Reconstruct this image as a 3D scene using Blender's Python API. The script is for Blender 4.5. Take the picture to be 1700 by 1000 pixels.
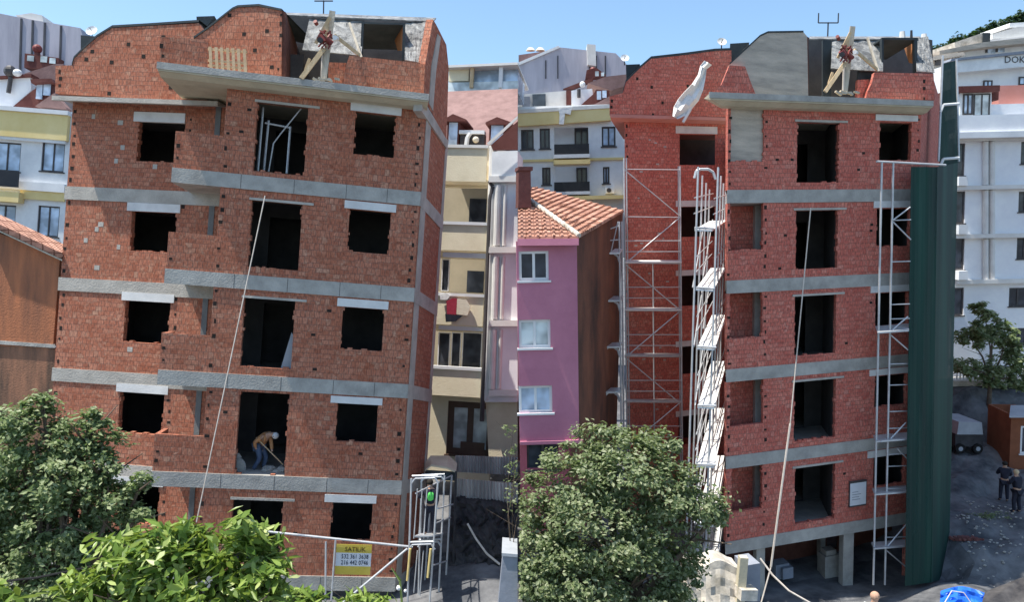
import bpy, bmesh, math, random
from mathutils import Vector, Matrix
random.seed(7)
R_ = math.radians
SC = bpy.context.scene
COL = SC.collection
for o in list(bpy.data.objects): bpy.data.objects.remove(o)

# ------------------------------------------------------------------ camera
FPX = 1300.0
UPC = Vector((.0226, .997, -.0396)).normalized()          # world up seen from the camera (right, up, forward)
FWD = (Vector((0, 0, 1)) - UPC * UPC.z).normalized()
RGT = UPC.cross(FWD).normalized()
CAMZ = 11.0
def c2w(v):                                               # camera (right, up, forward) vector -> world direction
    v = Vector(v); return Vector((v.dot(RGT), v.dot(FWD), v.dot(UPC)))
CAM = Vector((0, 0, CAMZ))
CX, CY, CZ_ = c2w((1, 0, 0)), c2w((0, 1, 0)), c2w((0, 0, 1))
cd = bpy.data.cameras.new('camera'); co = bpy.data.objects.new('camera', cd); COL.objects.link(co)
M = Matrix.Identity(4)
for i in range(3): M[i][0] = CX[i]; M[i][1] = CY[i]; M[i][2] = -CZ_[i]; M[i][3] = CAM[i]
co.matrix_world = M
cd.sensor_width = 36; cd.lens = 36 * FPX / 1700; cd.clip_end = 3000; cd.clip_start = .1
SC.camera = co
SC.render.resolution_x = 1024; SC.render.resolution_y = 603

# ------------------------------------------------------------------ light
SUN = Vector((-.40, -.088, 1)).normalized()               # towards the sun
w = bpy.data.worlds.new('World'); SC.world = w; w.use_nodes = True
nt = w.node_tree; nt.nodes.clear()
sky = nt.nodes.new('ShaderNodeTexSky'); sky.sky_type = 'NISHITA'; sky.sun_disc = False
sky.sun_elevation = math.asin(SUN.z); sky.sun_rotation = math.atan2(SUN.x, SUN.y)
sky.altitude = 50; sky.air_density = 1.0; sky.dust_density = 1.0; sky.ozone_density = 1.0
bg = nt.nodes.new('ShaderNodeBackground'); bg.inputs[1].default_value = .145
ou = nt.nodes.new('ShaderNodeOutputWorld')
tint = nt.nodes.new('ShaderNodeMix'); tint.data_type = 'RGBA'; tint.blend_type = 'MULTIPLY'; tint.inputs[0].default_value = 1
tint.inputs[7].default_value = (.87, .98, 1.0, 1)                      # clearer, slightly greener blue than the model's sky
nt.links.new(sky.outputs[0], tint.inputs[6]); nt.links.new(tint.outputs[2], bg.inputs[0]); nt.links.new(bg.outputs[0], ou.inputs[0])
sl = bpy.data.lights.new('sun', 'SUN'); sl.energy = 5.0; sl.angle = R_(.6); sl.color = (1, .95, .86)
so = bpy.data.objects.new('sun', sl); COL.objects.link(so)
so.rotation_euler = SUN.to_track_quat('Z', 'Y').to_euler()
SC.view_settings.view_transform = 'Standard'; SC.view_settings.look = 'None'
SC.view_settings.exposure = 0.70; SC.view_settings.gamma = 1

# ------------------------------------------------------------------ materials
MATS = {}
def newmat(name):
    m = bpy.data.materials.new(name); m.use_nodes = True; MATS[name] = m
    nt = m.node_tree; b = nt.nodes['Principled BSDF']; b.inputs['Roughness'].default_value = .85
    b.inputs['Specular IOR Level'].default_value = .25
    return m, nt, b
def node(nt, t, **kw):
    n = nt.nodes.new(t)
    for k, v in kw.items():
        if k.startswith('i_'): n.inputs[k[2:].replace('_', ' ')].default_value = v
        else: setattr(n, k, v)
    return n
def ramp(nt, stops):
    r = nt.nodes.new('ShaderNodeValToRGB'); e = r.color_ramp.elements
    while len(e) < len(stops): e.new(.5)
    for q, (p, c) in zip(e, stops): q.position = p; q.color = (*c, 1)
    return r
def mix(nt, a, b, f, mode='MIX'):
    n = nt.nodes.new('ShaderNodeMix'); n.data_type = 'RGBA'; n.blend_type = mode
    for s, v in ((0, f), (6, a), (7, b)):
        if hasattr(v, 'links') or isinstance(v, bpy.types.NodeSocket): nt.links.new(v, n.inputs[s])
        elif s == 0: n.inputs[0].default_value = v
        else: n.inputs[s].default_value = (*v, 1)
    return n.outputs[2]
def noisy(name, c1, c2, scale=2.0, rough=.85, bump=.1, bs=20, metal=0, coords='Object', streak=None, detail=6, spec=.25):
    m, nt, b = newmat(name)
    tc = node(nt, 'ShaderNodeTexCoord'); mp = node(nt, 'ShaderNodeMapping')
    nt.links.new(tc.outputs[coords], mp.inputs[0])
    if streak: mp.inputs[3].default_value = streak
    n = node(nt, 'ShaderNodeTexNoise', i_Scale=scale, i_Detail=detail, i_Roughness=.65)
    nt.links.new(mp.outputs[0], n.inputs[0])
    r = ramp(nt, [(.33, c1), (.67, c2)]); nt.links.new(n.outputs[0], r.inputs[0])
    nt.links.new(r.outputs[0], b.inputs[0])
    b.inputs['Roughness'].default_value = rough; b.inputs['Metallic'].default_value = metal
    b.inputs['Specular IOR Level'].default_value = spec
    if bump:
        n2 = node(nt, 'ShaderNodeTexNoise', i_Scale=bs, i_Detail=4); nt.links.new(tc.outputs['Object'], n2.inputs[0])
        bp = node(nt, 'ShaderNodeBump', i_Strength=bump, i_Distance=.05); nt.links.new(n2.outputs[0], bp.inputs['Height'])
        nt.links.new(bp.outputs[0], b.inputs['Normal'])
    return m
def brick(name, c1, c2, c3, mortar, stain=(.32, .12, .07), light=(.5, .4, .33)):
    m, nt, b = newmat(name)
    uv = node(nt, 'ShaderNodeTexCoord'); U = uv.outputs['UV']
    # slight waviness of the courses
    nz = node(nt, 'ShaderNodeTexNoise', i_Scale=1.3); nt.links.new(U, nz.inputs[0])
    vm = node(nt, 'ShaderNodeVectorMath', operation='MULTIPLY_ADD'); vm.inputs[1].default_value = (.03, .03, 0)
    nt.links.new(nz.outputs[1], vm.inputs[0]); nt.links.new(U, vm.inputs[2])
    V = vm.outputs[0]
    def bk(a, c, mort, w=.2, h=.14, ms=.011):
        k = node(nt, 'ShaderNodeTexBrick', i_Scale=1.0, i_Mortar_Size=ms, i_Mortar_Smooth=.35, i_Brick_Width=w, i_Row_Height=h, i_Bias=0.0)
        k.offset = .5
        k.inputs['Color1'].default_value = (*a, 1); k.inputs['Color2'].default_value = (*c, 1); k.inputs['Mortar'].default_value = (*mort, 1)
        nt.links.new(V, k.inputs[0]); return k
    nm = node(nt, 'ShaderNodeTexNoise', i_Scale=.9, i_Detail=2); nt.links.new(U, nm.inputs[0])
    rm = ramp(nt, [(.50, (0, 0, 0)), (.505, (1, 1, 1))]); nt.links.new(nm.outputs[0], rm.inputs[0])
    class K: pass
    def duo(a, c, mort):
        p, q = bk(a, c, mort), bk(a, c, mort, w=.135, h=.2)
        k = K(); k.outputs = (mix(nt, p.outputs[0], q.outputs[0], rm.outputs[0]), mix(nt, p.outputs[1], q.outputs[1], rm.outputs[0])); return k
    k1 = duo(c1, c2, mortar)
    k2 = duo((0, 0, 0), (1, 1, 1), (.5, .5, .5))
    # second random from a shifted brick lattice
    r = ramp(nt, [(.0, c3), (.25, c1), (.6, c1), (.9, c2), (1., light)]); nt.links.new(k2.outputs[0], r.inputs[0])
    n1 = node(nt, 'ShaderNodeTexNoise', i_Scale=1.1, i_Detail=5, i_Roughness=.6); nt.links.new(U, n1.inputs[0])
    base = mix(nt, k1.outputs[0], r.outputs[0], .5)
    # mortar back over the random colour
    base = mix(nt, base, mortar, k1.outputs[1])
    rr = ramp(nt, [(.4, (0, 0, 0)), (.7, (1, 1, 1))]); nt.links.new(n1.outputs[0], rr.inputs[0])
    st = mix(nt, base, stain, .5)
    base = mix(nt, base, st, rr.outputs[0])
    # pale mortar smears
    n2 = node(nt, 'ShaderNodeTexNoise', i_Scale=4.5, i_Detail=6, i_Roughness=.75); nt.links.new(U, n2.inputs[0])
    r2 = ramp(nt, [(.52, (0, 0, 0)), (.70, (.6, .6, .6))]); nt.links.new(n2.outputs[0], r2.inputs[0])
    base = mix(nt, base, light, r2.outputs[0])
    # fine grain inside each block
    mp = node(nt, 'ShaderNodeMapping'); mp.inputs[3].default_value = (30, 9, 1); nt.links.new(U, mp.inputs[0])
    n3 = node(nt, 'ShaderNodeTexNoise', i_Scale=1.0, i_Detail=3); nt.links.new(mp.outputs[0], n3.inputs[0])
    r3 = ramp(nt, [(.3, (.62, .62, .62)), (.7, (1.25, 1.25, 1.25))]); nt.links.new(n3.outputs[0], r3.inputs[0])
    base = mix(nt, base, r3.outputs[0], 1.0, 'MULTIPLY')
    nt.links.new(base, b.inputs[0]); b.inputs['Roughness'].default_value = .9
    bp = node(nt, 'ShaderNodeBump', i_Strength=.6, i_Distance=.02); bp.invert = True
    ad = node(nt, 'ShaderNodeMath', operation='MULTIPLY_ADD'); ad.inputs[1].default_value = -.5
    nt.links.new(n3.outputs[0], ad.inputs[0]); nt.links.new(k1.outputs[1], ad.inputs[2])
    nt.links.new(ad.outputs[0], bp.inputs['Height']); nt.links.new(bp.outputs[0], b.inputs['Normal'])
    return m
brick('brick_brown', (.42, .148, .088), (.49, .205, .130), (.25, .08, .05), (.26, .125, .09), stain=(.32, .09, .042), light=(.50, .32, .22))
brick('brick_red', (.58, .155, .112), (.65, .225, .165), (.41, .098, .075), (.34, .135, .105), stain=(.42, .085, .065), light=(.60, .29, .23))
noisy('concrete', (0.338, 0.312, 0.276), (0.500, 0.462, 0.408), 1.6, bump=.3, coords='Object')
noisy('concrete_warm', (0.444, 0.403, 0.296), (0.591, 0.538, 0.403), 1.4, bump=.2)
noisy('concrete_grey', (0.290, 0.276, 0.254), (0.450, 0.428, 0.390), 1.8, bump=.3)
noisy('concrete_dark_unlit', (.075, .07, .07), (.13, .12, .115), 1.2, bump=.1)  # raw concrete with the shade of unlit rooms put into its colour
noisy('plaster_grey', (0.320, 0.282, 0.240), (0.566, 0.480, 0.393), 1.1, bump=.35, streak=(.6, .6, 3.0))
noisy('lintel_white', (0.572, 0.561, 0.550), (0.726, 0.715, 0.693), 1.5, bump=.1)
noisy('hole_shade', (.02, .015, .012), (.035, .025, .02), 3, bump=0)  # near-black colour paints the shade inside open block ends
noisy('inner_brick_shade', (.10, .04, .03), (.17, .07, .05), 3, bump=.2)  # brick darkened, shade of the recessed walls put into the colour
noisy('white_wall', (.66, .665, .67), (.85, .85, .84), .9, bump=.05)
noisy('white_wall_b', (0.732, 0.732, 0.767), (0.860, 0.860, 0.860), .8, bump=.05)
noisy('yellow_wall', (0.756, 0.572, 0.240), (0.860, 0.682, 0.336), .8, bump=.05)
noisy('cream_wall', (0.720, 0.622, 0.438), (0.852, 0.756, 0.562), .9, bump=.15)
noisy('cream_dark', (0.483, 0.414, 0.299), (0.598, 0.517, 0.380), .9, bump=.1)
noisy('grey_cladding', (0.333, 0.319, 0.368), (0.483, 0.462, 0.517), .8, rough=.6, bump=.05, streak=(1.5, 1.5, .25))
noisy('cladding_seam', (.06, .06, .07), (.1, .1, .11), 1, bump=0)
noisy('pink_wall', (.42, .155, .225), (.54, .215, .29), .7, bump=.1)
noisy('pink_wall_low', (.40, .10, .13), (.46, .13, .16), 1.0, bump=.1)
noisy('stained_orange', (0.462, 0.171, 0.081), (0.165, 0.081, 0.054), 1.1, bump=.3, streak=(1.6, 1.6, .22))
noisy('stained_lower', (.36, .17, .10), (.11, .07, .05), 1.3, bump=.3, streak=(2, 2, .3))
noisy('stained_shaded_brown', (.24, .10, .06), (.05, .034, .03), .9, bump=.3, streak=(.55, .55, .3))  # stained wall, its dark shading also put into the near-black tone
noisy('galvanised', (.42, .43, .45), (.56, .57, .58), 4, rough=.45, metal=.35, bump=0, spec=.5)
noisy('galvanised_white', (.66, .66, .66), (.76, .76, .75), 3, rough=.5, metal=.1, bump=.05)
noisy('tube_yellow', (.60, .45, .15), (.7, .55, .25), 3, rough=.6, bump=0)
noisy('timber', (.46, .33, .19), (.62, .48, .31), 2.5, bump=.2, streak=(4, 4, .6))
noisy('timber_grey', (.36, .31, .24), (.55, .49, .40), 2.5, bump=.2, streak=(4, 4, .6))
noisy('pallet_wood', (.62, .40, .22), (.78, .55, .34), 2.5, bump=.1)
noisy('winch_red', (.15, .03, .028), (.24, .06, .05), 4, rough=.5, bump=0)
noisy('dark_metal', (.03, .03, .035), (.06, .06, .065), 3, rough=.5, bump=0)
noisy('roof_dark', (.035, .045, .05), (.06, .07, .075), 2, bump=.1)
noisy('roof_maroon', (.20, .12, .11), (.29, .18, .165), 2.0, bump=.3)
noisy('roof_trim_maroon', (.11, .035, .03), (.16, .06, .05), 2.0, bump=.1)
noisy('white_trim', (.68, .68, .68), (.76, .76, .76), 2, rough=.5, bump=0)
noisy('column_beige', (0.632, 0.609, 0.575), (0.736, 0.713, 0.678), 2, bump=.05)
noisy('frame_dark', (.06, .055, .055), (.09, .08, .08), 2, rough=.5, bump=0)
noisy('frame_brown', (.09, .055, .04), (.13, .08, .06), 2, rough=.5, bump=0)
noisy('rail_black', (.012, .013, .02), (.025, .025, .03), 2, rough=.3, bump=0)
noisy('cloth_white', (.70, .69, .67), (.8, .79, .78), 3, bump=.4, bs=6)
noisy('cloth_red', (0.300, 0.022, 0.045), (0.360, 0.038, 0.068), 3, bump=.2)
noisy('cloth_cream', (.66, .58, .44), (.75, .68, .55), 3, bump=.2)
noisy('green_vest', (.10, .62, .10), (.16, .75, .16), 3, bump=.1)
noisy('cloth_dark', (.012, .014, .025), (.03, .03, .045), 3, bump=.2)
noisy('denim', (.06, .09, .16), (.11, .15, .23), 3, bump=.2)
noisy('shirt_orange', (.42, .19, .08), (.5, .26, .12), 3, bump=.2)
noisy('skin', (.42, .25, .17), (.5, .31, .22), 3, bump=0)
noisy('hair_dark', (.015, .012, .01), (.03, .025, .02), 5, bump=.2)
noisy('hat_white', (.6, .6, .6), (.7, .7, .7), 5, bump=0)
noisy('bark', (.09, .065, .045), (.16, .12, .09), 4, bump=.5)
noisy('ground_dirt', (.04, .043, .05), (.19, .19, .195), .8, bump=.7, bs=3, detail=10)
noisy('concrete_loggia_shade', (.13, .13, .13), (.20, .20, .195), 1.6, bump=.2)  # darker concrete copy, the loggia's shade put into the colour
noisy('stone_dark', (.022, .022, .026), (.09, .085, .085), 2.2, bump=.8, bs=4, detail=9)
noisy('stone_cream', (.30, .27, .22), (.72, .66, .58), 1.6, bump=.6, bs=4)
noisy('blue_plastic', (0.017, 0.110, 0.572), (0.033, 0.198, 0.726), 1.5, rough=.4, bump=.5, bs=3)
noisy('paper_white', (.66, .67, .70), (.74, .75, .78), 2, rough=.6, bump=0)
noisy('sign_yellow', (0.589, 0.442, 0.060), (0.665, 0.510, 0.108), 2, rough=.6, bump=0)
noisy('ink_dark', (.03, .04, .07), (.05, .06, .09), 2, bump=0)
noisy('ink_brown', (.10, .05, .02), (.16, .09, .03), 2, bump=0)
noisy('kiosk_wood', (.20, .07, .035), (.27, .10, .05), 2, bump=.2)
noisy('rope', (.50, .44, .38), (.62, .56, .5), 6, bump=0)
noisy('black_cable', (.01, .01, .01), (.02, .02, .02), 6, bump=0)
noisy('brick_chimney', (.13, .05, .045), (.19, .075, .065), 5, bump=.3)
noisy('block_pale', (.20, .22, .26), (.28, .30, .35), 2, bump=.1)
noisy('orange_panel', (.40, .17, .07), (.50, .22, .10), 2, bump=.1)
noisy('coral_wall', (.50, .21, .17), (.58, .26, .22), 1, bump=.1)
noisy('truck_grey', (.30, .32, .35), (.40, .42, .45), 1.5, rough=.5, bump=.05)
noisy('corrugated', (0.345, 0.333, 0.322), (0.759, 0.736, 0.701), 1.3, rough=.6, bump=.15, streak=(3, 3, .4))
noisy('canopy_cream', (.55, .46, .33), (.68, .60, .46), 1.5, bump=.3, bs=8)
noisy('tyre', (.01, .01, .01), (.02, .02, .02), 5, bump=.1)
def tarp(name, a, b_, net=False):
    m, nt, b = newmat(name)
    tc = node(nt, 'ShaderNodeTexCoord')
    v = node(nt, 'ShaderNodeTexNoise', i_Scale=2.2, i_Detail=8, i_Roughness=.7, i_Distortion=1.2); nt.links.new(tc.outputs['Object'], v.inputs[0])
    r = ramp(nt, [(.38, a), (.62, b_)]); nt.links.new(v.outputs[0], r.inputs[0]); nt.links.new(r.outputs[0], b.inputs[0])
    b.inputs['Roughness'].default_value = .45
    bp = node(nt, 'ShaderNodeBump', i_Strength=.9, i_Distance=.12); nt.links.new(v.outputs[0], bp.inputs['Height']); nt.links.new(bp.outputs[0], b.inputs['Normal'])
tarp('tarp_silver', (.10, .10, .10), (.33, .33, .32))
def netmat():
    m, nt, b = newmat('net_green')
    tc = node(nt, 'ShaderNodeTexCoord'); mp = node(nt, 'ShaderNodeMapping'); mp.inputs[3].default_value = (.9, .9, .10)
    nt.links.new(tc.outputs['Object'], mp.inputs[0])
    v = node(nt, 'ShaderNodeTexNoise', i_Scale=1.0, i_Detail=3); nt.links.new(mp.outputs[0], v.inputs[0])
    r = ramp(nt, [(.35, (.006, .028, .024)), (.7, (.014, .068, .050))]); nt.links.new(v.outputs[0], r.inputs[0]); nt.links.new(r.outputs[0], b.inputs[0])
    b.inputs['Roughness'].default_value = .7
    tr = node(nt, 'ShaderNodeBsdfTransparent'); ms = node(nt, 'ShaderNodeMixShader'); ms.inputs[0].default_value = .88
    nt.links.new(tr.outputs[0], ms.inputs[1]); nt.links.new(b.outputs[0], ms.inputs[2])
    nt.links.new(ms.outputs[0], nt.nodes['Material Output'].inputs[0])
netmat()
def glass(name, c, rough=.15):
    m, nt, b = newmat(name); tc = node(nt, 'ShaderNodeTexCoord')
    n = node(nt, 'ShaderNodeTexNoise', i_Scale=1.5, i_Detail=2); nt.links.new(tc.outputs['Object'], n.inputs[0])
    r = ramp(nt, [(.4, c), (.65, tuple(min(1, x * 2.2 + .01) for x in c))]); nt.links.new(n.outputs[0], r.inputs[0]); nt.links.new(r.outputs[0], b.inputs[0])
    b.inputs['Roughness'].default_value = rough; b.inputs['Specular IOR Level'].default_value = .5
glass('glass', (.03, .035, .045)); glass('glass_blue', (.30, .36, .44), .2); glass('curtain_pale', (.34, .37, .37), .4)
def tiles(name, a, b_, c_):
    m, nt, b = newmat(name); tc = node(nt, 'ShaderNodeTexCoord')
    k = node(nt, 'ShaderNodeTexBrick', i_Scale=1.0, i_Mortar_Size=.02, i_Mortar_Smooth=.5, i_Brick_Width=.25, i_Row_Height=.34)
    k.offset = 0
    k.inputs['Color1'].default_value = (*a, 1); k.inputs['Color2'].default_value = (*b_, 1); k.inputs['Mortar'].default_value = (*c_, 1)
    nt.links.new(tc.outputs['UV'], k.inputs[0])
    n = node(nt, 'ShaderNodeTexNoise', i_Scale=2.5, i_Detail=6, i_Roughness=.7); nt.links.new(tc.outputs['UV'], n.inputs[0])
    r = ramp(nt, [(.35, (.55, .5, .48)), (.65, (1.2, 1.2, 1.2))]); nt.links.new(n.outputs[0], r.inputs[0])
    o = mix(nt, k.outputs[0], r.outputs[0], 1.0, 'MULTIPLY'); nt.links.new(o, b.inputs[0])
tiles('roof_tile', (.42, .22, .155), (.56, .33, .25), (.20, .09, .06))
def leaf(name, stops, trans=.35, tc_=(.2, .4, .05), rough=.5):
    m, nt, b = newmat(name)
    g = node(nt, 'ShaderNodeNewGeometry'); r = ramp(nt, stops); nt.links.new(g.outputs['Random Per Island'], r.inputs[0])
    nt.links.new(r.outputs[0], b.inputs[0]); b.inputs['Roughness'].default_value = rough
    t = node(nt, 'ShaderNodeBsdfTranslucent'); t.inputs[0].default_value = (*tc_, 1)
    ms = node(nt, 'ShaderNodeMixShader'); ms.inputs[0].default_value = trans
    nt.links.new(b.outputs[0], ms.inputs[1]); nt.links.new(t.outputs[0], ms.inputs[2]); nt.links.new(ms.outputs[0], nt.nodes['Material Output'].inputs[0])
leaf('leaf_dark', [(0, (.09, .13, .055)), (.5, (.19, .24, .10)), (1, (.38, .42, .24))], .35, (.2, .3, .09))
leaf('leaf_mid', [(0, (.08, .115, .05)), (.5, (.19, .235, .11)), (1, (.38, .40, .26))], .38, (.26, .34, .11))
leaf('leaf_bright', [(0, (.06, .12, .02)), (.5, (.16, .24, .045)), (.85, (.28, .36, .09)), (1, (.50, .54, .24))], .3, (.30, .40, .06), .35)
leaf('leaf_hill', [(0, (.02, .045, .03)), (1, (.05, .085, .05))], .1)

# ------------------------------------------------------------------ geometry helpers
def ray(x, y): return (CX * ((x - 850) / FPX) + CY * ((500 - y) / FPX) + CZ_)      # per unit of depth
def at(x, y, depth): return CAM + ray(x, y) * depth
class Frame:
    """wall frame: O a point, s along the wall, t up, d into the building"""
    def __init__(f, O, u, v, cam=True, w=None):
        f.O = CAM + c2w(O) if cam else Vector(O)
        f.u = (c2w(u) if cam else Vector(u)).normalized(); f.v = (c2w(v) if cam else Vector(v)).normalized()
        n = f.u.cross(f.v).normalized()
        if w is None: f.w = -n if n.dot(f.O - CAM) < 0 else n
        else: f.w = (c2w(w) if cam else Vector(w)).normalized()
        f.n = n
    def pt(f, s, t, d=0): return f.O + f.u * s + f.v * t + f.w * d
    def px(f, x, y, d=0):
        r = ray(x, y); o = f.O + f.w * d
        k = (o - CAM).dot(f.n) / r.dot(f.n); p = CAM + r * k - o
        a, b, c = f.u.dot(f.u), f.u.dot(f.v), f.v.dot(f.v); e, g = p.dot(f.u), p.dot(f.v); D = a * c - b * b
        return ((e * c - g * b) / D, (a * g - b * e) / D)
    def P(f, x, y, d=0): s, t = f.px(x, y, d); return f.pt(s, t, d)
    def S(f, x, y, d=0): return f.px(x, y, d)[0]
    def T(f, x, y, d=0): return f.px(x, y, d)[1]
    def rect(f, x0, y0, x1, y1, d=0):
        xm, ym = (x0 + x1) / 2, (y0 + y1) / 2
        return f.S(x0, ym, d), f.S(x1, ym, d), f.T(xm, y1, d), f.T(xm, y0, d)
class MB:
    def __init__(m): m.v = []; m.f = []; m.uv = []; m.mi = []; m.cur = 0
    def face(m, pts, uvs=None):
        i = len(m.v); m.v += [Vector(p) for p in pts]; m.f.append(tuple(range(i, i + len(pts)))); m.mi.append(m.cur)
        m.uv.append(uvs if uvs else [(p[0] * .7 + p[1] * .7, p[2]) for p in pts])
    def lface(m, fr, loc):                     # face in frame coordinates
        a, b, c = [Vector(q) for q in loc[:3]]; n = (b - a).cross(c - a); n = [abs(q) for q in n]
        k = n.index(max(n))
        uv = [(q[0], q[1]) if k == 2 else ((q[2], q[1]) if k == 0 else (q[0], q[2])) for q in loc]
        m.face([fr.pt(*q) for q in loc], uv)
    def box(m, fr, s0, s1, t0, t1, d0, d1):
        c = lambda a, b, e: ((s0, s1)[a], (t0, t1)[b], (d0, d1)[e])
        for q in (((0,0,0),(1,0,0),(1,1,0),(0,1,0)), ((1,0,1),(0,0,1),(0,1,1),(1,1,1)), ((0,0,1),(0,0,0),(0,1,0),(0,1,1)),
                  ((1,0,0),(1,0,1),(1,1,1),(1,1,0)), ((0,1,0),(1,1,0),(1,1,1),(0,1,1)), ((0,0,1),(1,0,1),(1,0,0),(0,0,0))):
            m.lface(fr, [c(*e) for e in q])
        return m
    def pbox(m, fr, x0, y0, x1, y1, d0, d1, dp=None):
        r = fr.rect(x0, y0, x1, y1, d0 if dp is None else dp); return m.box(fr, *r, d0, d1)
    def prism(m, fr, st, d0, d1):              # polygon in (s,t), extruded in d
        n = len(st)
        m.lface(fr, [(a, b, d0) for a, b in st]); m.lface(fr, [(a, b, d1) for a, b in reversed(st)])
        for i in range(n):
            a, b = st[i], st[(i + 1) % n]; m.lface(fr, [(b[0], b[1], d0), (a[0], a[1], d0), (a[0], a[1], d1), (b[0], b[1], d1)])
        return m
    def pprism(m, fr, xy, d0, d1): return m.prism(fr, [fr.px(x, y, d0) for x, y in xy], d0, d1)
    def profile(m, fr, s0, s1, dt):            # profile in (d,t), extruded along s
        n = len(dt)
        m.lface(fr, [(s0, t, d) for d, t in dt]); m.lface(fr, [(s1, t, d) for d, t in reversed(dt)])
        for i in range(n):
            a, b = dt[i], dt[(i + 1) % n]; m.lface(fr, [(s0, a[1], a[0]), (s0, b[1], b[0]), (s1, b[1], b[0]), (s1, a[1], a[0])])
        return m
    def wall(m, fr, s0, s1, t0, t1, holes, d0=0, d1=.2):
        ss = sorted({s0, s1} | {min(max(q, s0), s1) for h in holes for q in h[:2]})
        ts = sorted({t0, t1} | {min(max(q, t0), t1) for h in holes for q in h[2:]})
        def solid(i, j):
            if i < 0 or j < 0 or i >= len(ss) - 1 or j >= len(ts) - 1: return False
            a, b = (ss[i] + ss[i + 1]) / 2, (ts[j] + ts[j + 1]) / 2
            return not any(h[0] < a < h[1] and h[2] < b < h[3] for h in holes)
        for i in range(len(ss) - 1):
            for j in range(len(ts) - 1):
                if not solid(i, j): continue
                a, b, c, e = ss[i], ss[i + 1], ts[j], ts[j + 1]
                m.lface(fr, [(a, c, d0), (b, c, d0), (b, e, d0), (a, e, d0)]); m.lface(fr, [(b, c, d1), (a, c, d1), (a, e, d1), (b, e, d1)])
                if not solid(i - 1, j): m.lface(fr, [(a, c, d1), (a, c, d0), (a, e, d0), (a, e, d1)])
                if not solid(i + 1, j): m.lface(fr, [(b, c, d0), (b, c, d1), (b, e, d1), (b, e, d0)])
                if not solid(i, j - 1): m.lface(fr, [(a, c, d1), (b, c, d1), (b, c, d0), (a, c, d0)])
                if not solid(i, j + 1): m.lface(fr, [(a, e, d0), (b, e, d0), (b, e, d1), (a, e, d1)])
        return m
    def tube(m, p, q, r, n=6, r2=None, cap=True):
        p, q = Vector(p), Vector(q); a = (q - p)
        if a.length < 1e-6: return m
        a.normalize(); x = a.orthogonal().normalized(); y = a.cross(x); r2 = r if r2 is None else r2
        A = [p + (x * math.cos(k * 2 * math.pi / n) + y * math.sin(k * 2 * math.pi / n)) * r for k in range(n)]
        B = [q + (x * math.cos(k * 2 * math.pi / n) + y * math.sin(k * 2 * math.pi / n)) * r2 for k in range(n)]
        for k in range(n): m.face([A[k], A[(k + 1) % n], B[(k + 1) % n], B[k]])
        if cap: m.face(A[::-1]); m.face(B)
        return m
    def path(m, pts, r, n=6):
        for a, b in zip(pts, pts[1:]): m.tube(a, b, r, n)
        return m
    def bar(m, p, q, wd, th, up=None):         # rectangular bar between two points
        p, q = Vector(p), Vector(q); a = (q - p).normalized(); up = Vector(up) if up else Vector((0, 0, 1))
        if abs(a.dot(up)) > .98: up = Vector((0, 1, 0))
        x = a.cross(up).normalized() * wd / 2; y = x.cross(a).normalized() * th / 2
        A = [p - x - y, p + x - y, p + x + y, p - x + y]; B = [c + (q - p) for c in A]
        for k in range(4): m.face([A[k], A[(k + 1) % 4], B[(k + 1) % 4], B[k]])
        m.face(A[::-1]); m.face(B); return m
    def ball(m, c, r, n=8, sq=(1, 1, 1)):
        c = Vector(c); g = lambda i, j: c + Vector((math.sin(math.pi * i / n) * math.cos(2 * math.pi * j / n) * sq[0], math.sin(math.pi * i / n) * math.sin(2 * math.pi * j / n) * sq[1], math.cos(math.pi * i / n) * sq[2])) * r
        for i in range(n):
            for j in range(n):
                q = [g(i, j), g(i + 1, j), g(i + 1, j + 1), g(i, j + 1)]
                if i == 0: q = q[:1] + q[1:3]
                if i == n - 1: q = [q[0], q[1], q[3]]
                m.face(q)
        return m
    def sheet(m, rows, th=.03, nrm=None):      # grid of world points -> thin slab
        nr, nc = len(rows), len(rows[0]); n = nrm or (Vector(rows[0][-1]) - rows[0][0]).cross(Vector(rows[-1][0]) - rows[0][0]).normalized()
        off = n * th
        for i in range(nr - 1):
            for j in range(nc - 1):
                q = [rows[i][j], rows[i][j + 1], rows[i + 1][j + 1], rows[i + 1][j]]
                m.face(q); m.face([p + off for p in reversed(q)])
        ed = [rows[0][j] for j in range(nc)] + [rows[i][-1] for i in range(1, nr)] + [rows[-1][j] for j in range(nc - 2, -1, -1)] + [rows[i][0] for i in range(nr - 2, 0, -1)]
        for a, b in zip(ed, ed[1:] + ed[:1]): m.face([b, a, a + off, b + off])
        return m
BASE = {}
def build(mb, name, mats, parent=None, base=None, smooth=False, **props):
    if isinstance(mats, str): mats = [mats]
    b = BASE[parent.name] if parent else (Vector(base) if base is not None else Vector((sum(v.x for v in mb.v) / len(mb.v), sum(v.y for v in mb.v) / len(mb.v), min(v.z for v in mb.v))))
    me = bpy.data.meshes.new(name); me.from_pydata([v - b for v in mb.v], [], mb.f)
    uvl = me.uv_layers.new(name='uv'); k = 0
    flat = []
    for u in mb.uv:
        for a in u: flat += [a[0], a[1]]
    uvl.data.foreach_set('uv', flat)
    for mm in mats: me.materials.append(MATS[mm])
    me.polygons.foreach_set('material_index', mb.mi)
    if smooth: me.polygons.foreach_set('use_smooth', [True] * len(mb.f))
    me.update()
    o = bpy.data.objects.new(name, me); COL.objects.link(o)
    if parent: o.parent = parent
    else: o.location = b
    BASE[o.name] = b
    for a, c in props.items(): o[a] = c
    return o
def thing(name, base, label, cat, group=None):
    o = bpy.data.objects.new(name, None); COL.objects.link(o); o.location = base; o.empty_display_size = .3
    BASE[o.name] = Vector(base); o['label'] = label; o['category'] = cat
    if group: o['group'] = group
    return o
def tag(o, label, cat, group=None):
    o['label'] = label; o['category'] = cat
    if group: o['group'] = group
    return o
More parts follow.
